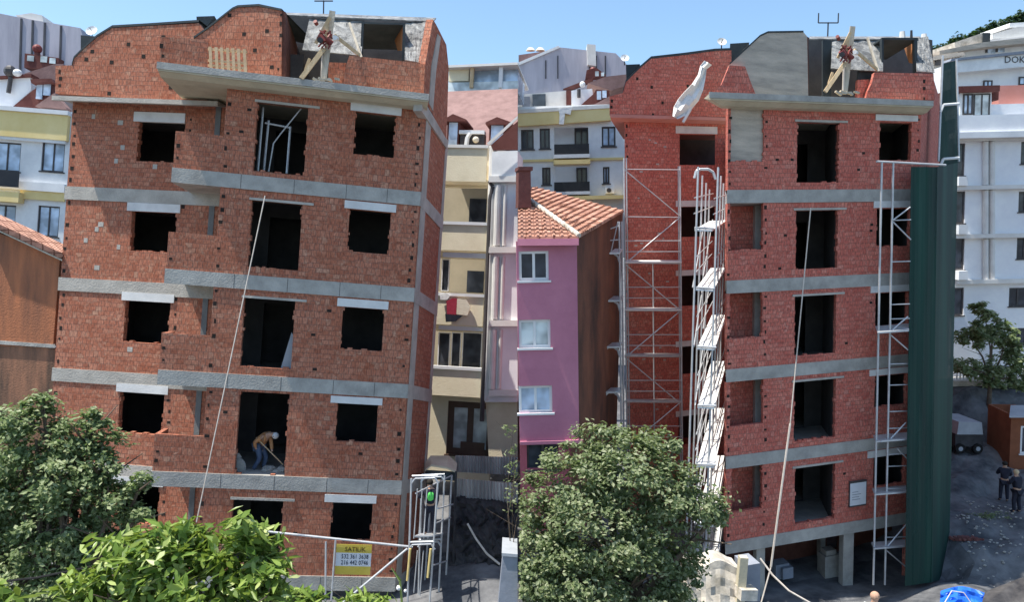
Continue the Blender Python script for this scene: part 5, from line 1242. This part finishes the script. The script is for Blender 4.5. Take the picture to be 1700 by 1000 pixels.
window(wr, 1600, 155, 1617, 190, w2, -.12, 1, 'frame_dark', 'glass_blue', .08, sill=False); window(wr, 1618, 155, 1645, 192, w2, -.12, 1, 'frame_dark', 'curtain_pale', .06, sill=False)
# upper building
ub = front(62, 1650, 120, VR, 6)
w3 = thing('white_building', ub.P(1650, 160), 'upper white building with slanting roof lines and cut off dark lettering at the top right', 'building')
build(MB().pprism(ub, [(1578, 160), (1580, 105), (1740, 78), (1740, 160)], 0, 6), 'wall', 'white_wall_b', w3)
build(MB().pprism(ub, [(1578, 121), (1580, 101), (1740, 84), (1740, 107)], -.9, 0), 'parapet', 'white_wall', w3)
build(MB().pprism(ub, [(1578, 101), (1580, 97), (1740, 80), (1740, 85)], -1.1, 0), 'coping', 'block_pale', w3)
for q in ((1633, 133, 1648, 145), (1692, 127, 1712, 141)): window(ub, *q, w3, -.1, 1, 'frame_dark', 'glass_blue', .1, depth=.05)
tm = MB(); put_text(tm, ub, 'DOK', ub.S(1685, 98, -.92), ub.T(1685, 104, -.92), -.93, 1.7, .5); build(tm, 'lettering', 'frame_dark', w3)
u2 = front(75, 1650, 80, VR, 8)
w4 = thing('hillside_house', u2.P(1650, 100), 'pale terraced house with grey roofs below the wooded hilltop', 'house')
build(MB().pprism(u2, [(1583, 102), (1583, 76), (1640, 66), (1740, 56), (1740, 100)], 0, 6), 'wall', 'white_wall', w4)
build(MB().pprism(u2, [(1560, 84), (1630, 70), (1740, 58), (1740, 68), (1634, 78), (1560, 90)], -1.5, 4), 'roof', 'plaster_grey', w4)
build(MB().pprism(u2, [(1585, 70), (1632, 54), (1632, 71), (1586, 80)], -.5, 3), 'parapet', 'stone_cream', w4)
build(MB().pprism(u2, [(1648, 64), (1648, 56), (1690, 44), (1740, 42), (1740, 60)], .5, 5), 'upper_roof', 'column_beige', w4); build(MB().pprism(u2, [(1675, 45), (1677, 38), (1740, 34), (1740, 46)], 1, 5), 'top_storey', 'white_wall', w4)
build(MB().pbox(u2, 1632, 54, 1644, 72, -.6, .5), 'dark_bay', 'roof_dark', w4)
for q in ((1637, 73, 1640, 87), (1653, 73, 1657, 86)): build(MB().pbox(u2, *q, -.1, 0), 'window', 'frame_dark', w4)
for q in ((1640, 73, 1653, 88), (1657, 73, 1668, 86)): build(MB().pbox(u2, *q, -.08, 0), 'window', 'glass_blue', w4)
w5 = thing('hillside_house', at(1565, 120, 70), 'low grey house behind the tarpaulin roof at the right skyline', 'house')
u3 = front(70, 1565, 110, VR, 4)
build(MB().pprism(u3, [(1545, 150), (1545, 92), (1590, 86), (1600, 150)], 0, 4), 'wall', 'plaster_grey', w5); build(MB().pprism(u3, [(1545, 95), (1560, 91), (1600, 86), (1602, 92), (1545, 100)], -.5, 4), 'roof', 'plaster_grey', w5)
build(MB().pbox(u3, 1553, 98, 1562, 108, -.1, 0), 'window', 'frame_dark', w5)
# kiosk, vehicle, persons, tarp, dark retaining wall

# ================================================================== terrain
CP = []
def cp(x, y, d): p = at(x, y, d); CP.append((p.x, p.y, p.z))
CP += [(Lp.P(655, 992).x, Lp.P(655, 992).y, GL), (Lp.P(300, 992).x, 21, GL - .3), (-14, 22, GL - .2), (-14, 12, GL - 1.5), (-2, 21, GL), (-1, 25, GL + .5), (-8, 10, GL - 2), (0, 10, GL - 2), (6, 14, GR - .8), (-25, 30, GL + .5), (-18, 40, GL + 1), (0, 34, GL + 2), (-20, 60, GL + 6), (0, 60, GL + 8)]
for x, y in ((1230, 968), (1330, 965), (1440, 963), (1540, 965)): p = Rp.P(x, y); CP.append((p.x, p.y, GR))
CP += [(7, 31, GR + .3), (4, 24, GR), (3, 30, GR + .5), (12, 22, GR - .1), (16, 21, GR), (12, 33, GR), (13, 15, GR - .8), (22, 20, GR + .6), (5, 45, GR + 2), (8, 60, GR + 5)]
cp(1665, 833, 34); cp(1686, 852, 31.5); cp(1600, 752, 37.5); cp(1635, 740, 38); cp(1590, 790, 35); cp(1700, 900, 29.5); cp(1620, 900, 29.5); cp(1590, 860, 31); cp(1700, 780, 36)
cp(1600, 640, 41); cp(1690, 645, 41); cp(1720, 1000, 26.5); cp(1600, 985, 26)
def gz(x, y):
    W = 0; Z = 0
    for a, b, c in CP:
        d = (x - a) ** 2 + (y - b) ** 2 + .05; w_ = 1 / d ** 1.7; W += w_; Z += w_ * c
    z = Z / W
    if y > 62: z += (min(y, 200) - 62) * .10
    return z
xs = [-900, -400, -200, -120, -80, -60, -50, -42, -36] + [x * 1.0 for x in range(-32, 12)] + [12 + .5 * i for i in range(40)] + [33, 35, 38, 42, 48, 56, 70, 90, 130, 200, 400, 900]
ys = [-300, -120, -60, -30, -15, -5, 0, 4, 8, 11, 14, 16, 18, 20, 21] + [22 + .5 * i for i in range(46)] + [46, 48, 52, 58, 64, 72, 85, 110, 160, 260, 500, 1200]
rnd = random.Random(11)
vs = [(x, y, gz(x, y) + (rnd.uniform(-.06, .06) if 10 < y < 45 and abs(x) < 35 else 0)) for y in ys for x in xs]
nx = len(xs); fs = [(j * nx + i, j * nx + i + 1, (j + 1) * nx + i + 1, (j + 1) * nx + i) for j in range(len(ys) - 1) for i in range(nx - 1)]
me = bpy.data.meshes.new('ground'); me.from_pydata(vs, [], fs); me.materials.append(MATS['ground_dirt'])
g = bpy.data.objects.new('ground', me); COL.objects.link(g); g['kind'] = 'structure'
# hill far right
def hill_top():
    pts = [(1500, 120), (1545, 92), (1560, 82), (1590, 66), (1620, 58), (1650, 50), (1680, 38), (1720, 24), (1800, 10), (1900, 30)]
    rows = []
    for k, (dd, dz) in enumerate(((0, 0), (14, -14), (60, -40))):
        rows.append([at(x, y, 130) + Vector((0, -dd * .8 if k else 0, dz)) for x, y in pts])
    return rows
me = bpy.data.meshes.new('hill'); rows = hill_top(); v = [p for r in rows for p in r]; n = len(rows[0])
rows_b = [p + Vector((0, 60, -30)) for p in rows[0]]; v = rows_b + v
me.from_pydata(v, [], [(j * n + i, j * n + i + 1, (j + 1) * n + i + 1, (j + 1) * n + i) for j in range(3) for i in range(n - 1)]); me.materials.append(MATS['leaf_hill'] if False else MATS['ground_dirt'])
hl = bpy.data.objects.new('hill', me); COL.objects.link(hl); hl['kind'] = 'structure'

# ================================================================== foliage
def leafverts(c, n, L, Wd, rnd, shape):
    n = n.normalized(); a = n.orthogonal().normalized(); a = Matrix.Rotation(rnd.uniform(0, 6.28), 3, n) @ a; b = n.cross(a)
    if shape == 'd': return [c - a * L * .5, c + b * Wd * .5 + n * L * .08, c + a * L * .5, c - b * Wd * .5 + n * L * .08]
    return [c - a * L * .5, c - a * L * .2 + b * Wd * .45, c + a * L * .12 + b * Wd * .42, c + a * L * .5 - n * L * .12, c + a * L * .12 - b * Wd * .42, c - a * L * .2 - b * Wd * .45]
def crown(blobs, nper, L, Wd, mat, parent, name='crown', seed=1, shape='d', clip=None, droop=.3, base=None):
    rnd = random.Random(seed); V = []; Fc = []
    clumps = []
    for (c, r, sq) in blobs:
        for _ in range(int(r * r * 30) + 6):
            d = Vector((rnd.gauss(0, 1), rnd.gauss(0, 1), rnd.gauss(0, 1))).normalized(); k = rnd.uniform(.45, 1.04)
            clumps.append((c + Vector((d.x * sq[0], d.y * sq[1], d.z * sq[2])) * r * k, rnd.uniform(.12, .3) * (r ** .5), d))
    for (c, r, d) in clumps:
        for _ in range(nper):
            e = Vector((rnd.gauss(0, 1), rnd.gauss(0, 1), rnd.gauss(0, .7))) * r * .62
            p = c + e
            if clip and not clip(p): continue
            n = (Vector((0, 0, 1)) * rnd.uniform(.2, 1.2) + d * .6 + Vector((rnd.uniform(-1, 1), rnd.uniform(-1, 1), rnd.uniform(-.4, 1))) * (1.3 if shape == 'l' else .8))
            q = leafverts(p, n, L * rnd.uniform(.6, 1.25), Wd * rnd.uniform(.7, 1.2), rnd, shape)
            i = len(V); V += q; Fc.append(tuple(range(i, i + len(q))))
    b = BASE[parent.name]; me = bpy.data.meshes.new(name); me.from_pydata([p - b for p in V], [], Fc); me.materials.append(MATS[mat])
    o = bpy.data.objects.new(name, me); COL.objects.link(o); o.parent = parent; BASE[o.name] = b
    return o
def trunk(parent, base, tops, r=.16, seed=1):
    rnd = random.Random(seed); m = MB(); b = Vector(base); fork = b.lerp(sum((Vector(t) for t in tops), Vector()) / len(tops), .45)
    m.tube(b - Vector((0, 0, .3)), fork, r, 9, r * .75)
    for t in tops:
        t = Vector(t); mid = fork.lerp(t, .5) + Vector((rnd.uniform(-.3, .3), rnd.uniform(-.3, .3), .1)); m.tube(fork, mid, r * .55, 7, r * .35); m.tube(mid, t, r * .35, 6, r * .12)
        for _ in range(4):
            q = mid.lerp(t, rnd.uniform(.1, .9)); m.tube(q, q + Vector((rnd.uniform(-.8, .8), rnd.uniform(-.8, .8), rnd.uniform(.1, .7))), r * .14, 5, r * .05)
    build(m, 'trunk', 'bark', parent)
def tree(blobs_px, depth, label, mat, nper, L, Wd, seed, shape='d', clip=None, name='tree', r=.16, gzv=None, group=None):
    bl_ = [(at(x, y, depth + dd), rr, (1, .9, .9)) for x, y, rr, dd in blobs_px]
    cx = sum(b[0].x for b in bl_) / len(bl_); cy = sum(b[0].y for b in bl_) / len(bl_)
    base = Vector((cx, cy, gz(cx, cy) if gzv is None else gzv)); t = thing(name, base, label, 'tree', group)
    trunk(t, base, [b[0] for b in bl_], r, seed); crown(bl_, nper, L, Wd, mat, t, 'crown', seed, shape, clip)
    return t
tree([(60, 730, .85, 0), (20, 700, .6, .3), (100, 790, .9, 0), (30, 800, .9, .2), (160, 770, .5, .2), (190, 830, .55, 0), (80, 870, 1.0, 0), (0, 880, 1.1, .4), (60, 950, 1.1, 0), (140, 900, .6, .2), (-40, 800, 1.0, .4), (150, 700, .28, .3), (225, 855, .28, 0), (235, 800, .18, 0), (-30, 960, 1.0, 0), (120, 970, .8, 0), (170, 740, .45, .2), (200, 880, .35, .2), (110, 730, .5, .3), (70, 680, .35, .2), (130, 850, .8, .5), (30, 860, 1.1, .8)], 15.5,
     'dense dark green tree at the lower left in front of the brown brick wall', 'leaf_dark', 72, .12, .07, 3, r=.2)
tree([(230, 920, .42, 0), (300, 905, .42, .2), (370, 905, .42, 0), (420, 930, .40, .1), (330, 960, .6, 0), (250, 970, .6, .1), (180, 985, .45, .1), (400, 985, .5, 0), (440, 970, .3, 0), (120, 1005, .4, .1), (300, 1010, .7, .2)], 9.0,
     'bright yellow green tree with long drooping leaves at the bottom centre left', 'leaf_bright', 30, .21, .068, 5, 'l', r=.12)
tree([(0, 1000, .22, 0), (-20, 985, .25, .2)], 8.5, 'small sprig of bright green leaves in the bottom left corner', 'leaf_bright', 20, .2, .075, 6, 'l', name='shrub', r=.03)
tree([(520, 1005, .32, 0), (570, 1012, .3, .1), (620, 1008, .28, 0), (480, 1010, .3, 0)], 11.0, 'low bright shrub tips at the bottom below the banner', 'leaf_bright', 14, .24, .06, 7, 'l', name='shrub', r=.04)
tm_ = thing('flower_stalk', at(664, 1005, 18), 'tall yellow green stalk with a white flower beside the corner scaffold', 'plant')
build(MB().tube(at(668, 1010, 18), at(664, 965, 18), .03, 6).tube(at(664, 965, 18), at(650, 944, 18), .035, 6, .012), 'stem', 'leaf_bright', tm_); build(MB().ball(at(662, 977, 18), .06, 7).ball(at(673, 982, 18), .04, 7), 'flower', 'cloth_white', tm_)
clipL = lambda p: ((p - CAM).dot(CX) / (p - CAM).dot(CZ_)) * FPX < 8.5
clipR = lambda p: ((p - CAM).dot(CX) / (p - CAM).dot(CZ_)) * FPX > 13
tree([(852, 715, .35, 0), (856, 750, .3, .2), (850, 812, .4, 0), (858, 770, .3, 0), (862, 840, .5, 0)], 20, 'thin leafy branch tips at the right edge of the left photo half', 'leaf_mid', 5, .13, .05, 8, 'l', clipL, 'sapling', .03)
tree([(1000, 730, .75, .6), (1040, 790, 1.2, 0), (960, 800, 1.0, 0), (1100, 820, 1.0, 0), (1080, 730, .45, .4), (900, 850, 1.0, .2), (1150, 830, .8, 0), (990, 880, 1.5, 0), (1090, 900, 1.1, 0), (880, 930, 1.3, .2), (960, 960, 1.4, 0), (1060, 960, 1.2, 0), (1130, 940, .7, .2), (1195, 850, .35, 0), (900, 1000, 1.3, 0), (1110, 1000, .8, 0), (1120, 740, .2, .3)], 19.5,
     'large round green tree between the pink house and the walkway scaffold', 'leaf_mid', 64, .14, .08, 9, 'd', clipR, r=.24)
tree([(1640, 540, .9, 0), (1610, 560, .7, 0), (1670, 565, .8, 0), (1600, 610, .7, 0), (1680, 600, .8, 0), (1650, 620, .8, 0), (1630, 515, .45, 0), (1690, 630, .6, 0)], 39.5, 'loose young tree in front of the white block at the right edge', 'leaf_mid', 40, .26, .14, 10, r=.12)
rnd = random.Random(21)
for i, (x, y) in enumerate(((1552, 88), (1562, 80), (1578, 76), (1590, 68), (1605, 64), (1616, 62), (1625, 58), (1638, 52), (1643, 46), (1655, 46), (1668, 40), (1680, 34), (1692, 28), (1700, 26))):
    t = thing('hill_tree', at(x, y + 14, 129), ('pointed', 'rounded', 'tall narrow')[i % 3] + ' hilltop tree, ' + ('first', 'second', 'third', 'fourth', 'fifth', 'sixth', 'seventh', 'eighth', 'ninth', 'tenth', 'eleventh', 'twelfth', 'thirteenth', 'last')[i] + ' from the left', 'tree', 'trees on the far hilltop')
    c = at(x, y + 2, 129); build(MB().tube(at(x, y + 16, 129), c, .2, 6, .08), 'trunk', 'bark', t)
    crown([(c, rnd.uniform(.9, 1.5), (1, 1, (1.2, .8, 1.4)[i % 3])), (c + Vector((rnd.uniform(-1, 1), .3, -.9)), 1.4, (1.2, 1, .9))], 7, .55, .35, 'leaf_hill', t, seed=30 + i)
# power cable lower left
tag(build(MB().path([at(-10, 968, 13), at(60, 960, 13), at(160, 940, 13), at(240, 915, 13)], .02, 5), 'cable', 'black_cable'), 'dark overhead cable crossing the tree at the lower left', 'cable')

# ---- yard on the right
rw = front(41, 1640, 680, VR, 0)
rows = []
for i in range(14):
    rows.append([rw.P(1560 + 170 * j / 24, 640 + 66 * i / 13, rnd.uniform(-.15, .15)) for j in range(25)])
tag(build(MB().sheet(rows, .6, Vector((0, 1, 0))), 'retaining_wall', 'stone_dark'), 'dark stone retaining wall behind the parked trailer at the right', 'wall')
tag(build(MB().pbox(rw, 1570, 632, 1735, 641, -.2, .9), 'wall_coping', 'stone_cream'), 'pale coping strip along the top of the dark retaining wall', 'coping')
fc = thing('picket_fence', rw.P(1640, 632), 'pale railing fence behind the young tree at the right edge', 'fence')
for i in range(22): build(MB().pbox(rw, 1588 + i * 5.5, 612, 1590 + i * 5.5, 633, .3, .36), 'paling', 'column_beige', fc)
build(MB().pbox(rw, 1586, 615, 1715, 617, .25, .3), 'rail', 'column_beige', fc)
# trailer with grey cover
tf = front(37.5, 1612, 730, VR, 3)
tv = thing('covered_trailer', tf.P(1610, 753), 'small dark utility trailer with a flat grey cover parked by the stone wall', 'trailer')
build(MB().pprism(tf, [(1589, 722), (1592, 701), (1630, 702), (1632, 722)], -.6, 1.2), 'cover', 'truck_grey', tv)
build(MB().pprism(tf, [(1586, 742), (1586, 722), (1633, 722), (1632, 742)], -.5, 1.1), 'body', 'dark_metal', tv)
build(MB().pbox(tf, 1606, 698, 1614, 702, 0, .4), 'lid_handle', 'column_beige', tv)
for x, d in ((1595, -.6), (1624, -.6), (1595, 1.0), (1624, 1.0)):
    p = tf.P(x, 746, d); w_ = build(MB().tube(p, p + tf.w * .18, .24, 14), 'wheel', 'tyre', tv); build(MB().tube(p - tf.w * .01, p + tf.w * .02, .11, 10), 'rim', 'truck_grey', w_)
build(MB().bar(tf.P(1632, 742, .2), tf.P(1650, 751, .2), .08, .08), 'tow_bar', 'dark_metal', tv)
# kiosk
kf = front(36, 1690, 730, VR, -8)
kk = thing('garden_shed', kf.P(1690, 782), 'small brown wooden shed with a white framed window at the right edge', 'shed')
kw = kf.rect(1694, 708, 1712, 754)
s0, s1, t0, t1 = kf.rect(1677, 690, 1725, 784); build(MB().wall(kf, s0, s1, t0, t1, [kw], 0, .1).box(kf, s0, s0 + .1, t0, t1, .1, 2.2).box(kf, s0, s1, t0, t1, 2.2, 2.3), 'wall', 'kiosk_wood', kk)
window(kf, 1694, 708, 1712, 754, kk, 0, 0, 'white_trim', 'glass', .08, depth=.06)
build(MB().sheet([[kf.P(1676, 694, -.35), kf.P(1728, 694, -.35)], [kf.P(1678, 676, 1.2), kf.P(1728, 676, 1.2)], [kf.P(1680, 690, 2.6), kf.P(1728, 690, 2.6)]], .08), 'roof', 'truck_grey', kk)
# two people
def ground_at(x, y, d): p = at(x, y, d); return Vector((p.x, p.y, gz(p.x, p.y)))
person(ground_at(1666, 832, 34), R_(160), stand(arms='hold'), 'person in dark clothes standing nearest the brown shed, the left of the pair', 'cloth_dark', 'cloth_dark', scale=.98)
person(ground_at(1687, 852, 31.5), R_(200), stand(lean=.03, arms='hold'), 'person in dark clothes with lighter hair, the right and nearer of the pair', 'cloth_dark', 'cloth_dark', hair='timber', scale=.98)
# head of a man at the bottom edge
p = at(1452, 993, 18.5); person(p - Vector((0, 0, 1.66)), R_(150), stand(), 'bald man at the bottom edge below the thin scaffold', 'cloth_white', 'denim', hair='skin')
# blue tarp over a pile
rows = []
for i in range(12):
    row = []
    for j in range(14):
        a, b = i / 11, j / 13; x = 1562 + 92 * b; ytop = 974 + 30 * abs(b - .35) ** 1.5 * 1.3
        row.append(at(x + 6 * a * (b - .5), ytop + 60 * a, 23.5 + .9 * (1 - a) + rnd.uniform(-.09, .09)))
    rows.append(row)
tag(build(MB().sheet(rows, .03), 'tarp_cover', 'blue_plastic'), 'bright blue plastic sheet draped over a pile at the bottom right', 'tarpaulin')
m = MB().path([at(1568, 1002, 23), at(1580, 982, 23.2), at(1600, 985, 23.1), at(1612, 1002, 23)], .014); tag(build(m, 'rope', 'rope'), 'pale rope loop lying over the blue plastic sheet', 'rope')
m = MB().sheet([[at(1652, 994, 24), at(1715, 970, 24)], [at(1645, 1020, 23), at(1715, 1020, 23)]], .5, Vector((0, 1, 0))); tag(build(m, 'low_wall', 'stone_dark'), 'dark low wall in the bottom right corner', 'wall')
# brick and debris on the slope
m = MB()
for _ in range(160):
    x, y = rnd.uniform(1585, 1700), rnd.uniform(850, 990); r = ray(x, y); p = None
    d = 34 - (y - 830) * .045; q = at(x, y, d); q.z = gz(q.x, q.y) + .02; m.ball(q, rnd.uniform(.02, .07), 4, (1, 1, .6))
dbr = build(m, 'rubble', 'concrete_grey'); dbr['kind'] = 'stuff'; tag(dbr, 'scattered pale stones on the earth slope right of the net', 'stones')
m = MB()
for i in range(60):
    q = at(rnd.uniform(1585, 1640), 0, 30); q = at(rnd.uniform(1585, 1622), rnd.uniform(872, 930), 29.7); q.z = gz(q.x, q.y); f_ = front(1, 0, 0, VR); m.bar(q, q + Vector((rnd.uniform(-.2, .2), rnd.uniform(-.2, .2), .05)), .1, .1)
dbr = build(m, 'broken_bricks', 'brick_chimney'); dbr['kind'] = 'stuff'; tag(dbr, 'broken dark red bricks on the slope beside the net', 'bricks')
# weeds
wd = thing('weed_patch', ground_at(1630, 855, 31.5), 'low dark green weeds on the slope below the two people', 'weeds'); crown([(ground_at(1622 + i * 12, 858 - (i % 2) * 6, 31.3), .28, (1.6, 1, .4)) for i in range(4)], 26, .09, .04, 'leaf_dark', wd, seed=51)
# cream broken wall at the foot of the walkway
sw = front(21.5, 1190, 950, VR, 10)
cw = thing('broken_wall', sw.P(1190, 1010), 'bright cream broken masonry wall below the walkway scaffold', 'wall')
m = MB(); rows = []
for i in range(8):
    rows.append([sw.P(1140 + 88 * j / 11, (938 + 7 * math.sin(j * .7)) * (1 - i / 7) + 1030 * i / 7, -.5 * i / 7 + rnd.uniform(-.05, .05)) for j in range(12)])
build(m.sheet(rows, .8, Vector((0, 1, 0))), 'masonry', 'stone_cream', cw, smooth=True)
build(MB().bar(sw.P(1234, 925, -.3), sw.P(1226, 1020, -.3), .22, .22), 'pier', 'concrete_warm', cw)
build(MB().bar(sw.P(1252, 985, -.4), sw.P(1225, 985, -.4), .4, .3), 'cap_stone', 'stone_cream', cw)
tag(build(MB().pprism(sw, [(1238, 940), (1262, 936), (1262, 1000), (1240, 1000)], .2, .9), 'water_drum', 'block_pale'), 'blue grey cabinet standing beside the cream broken wall', 'cabinet')
# thing count guard
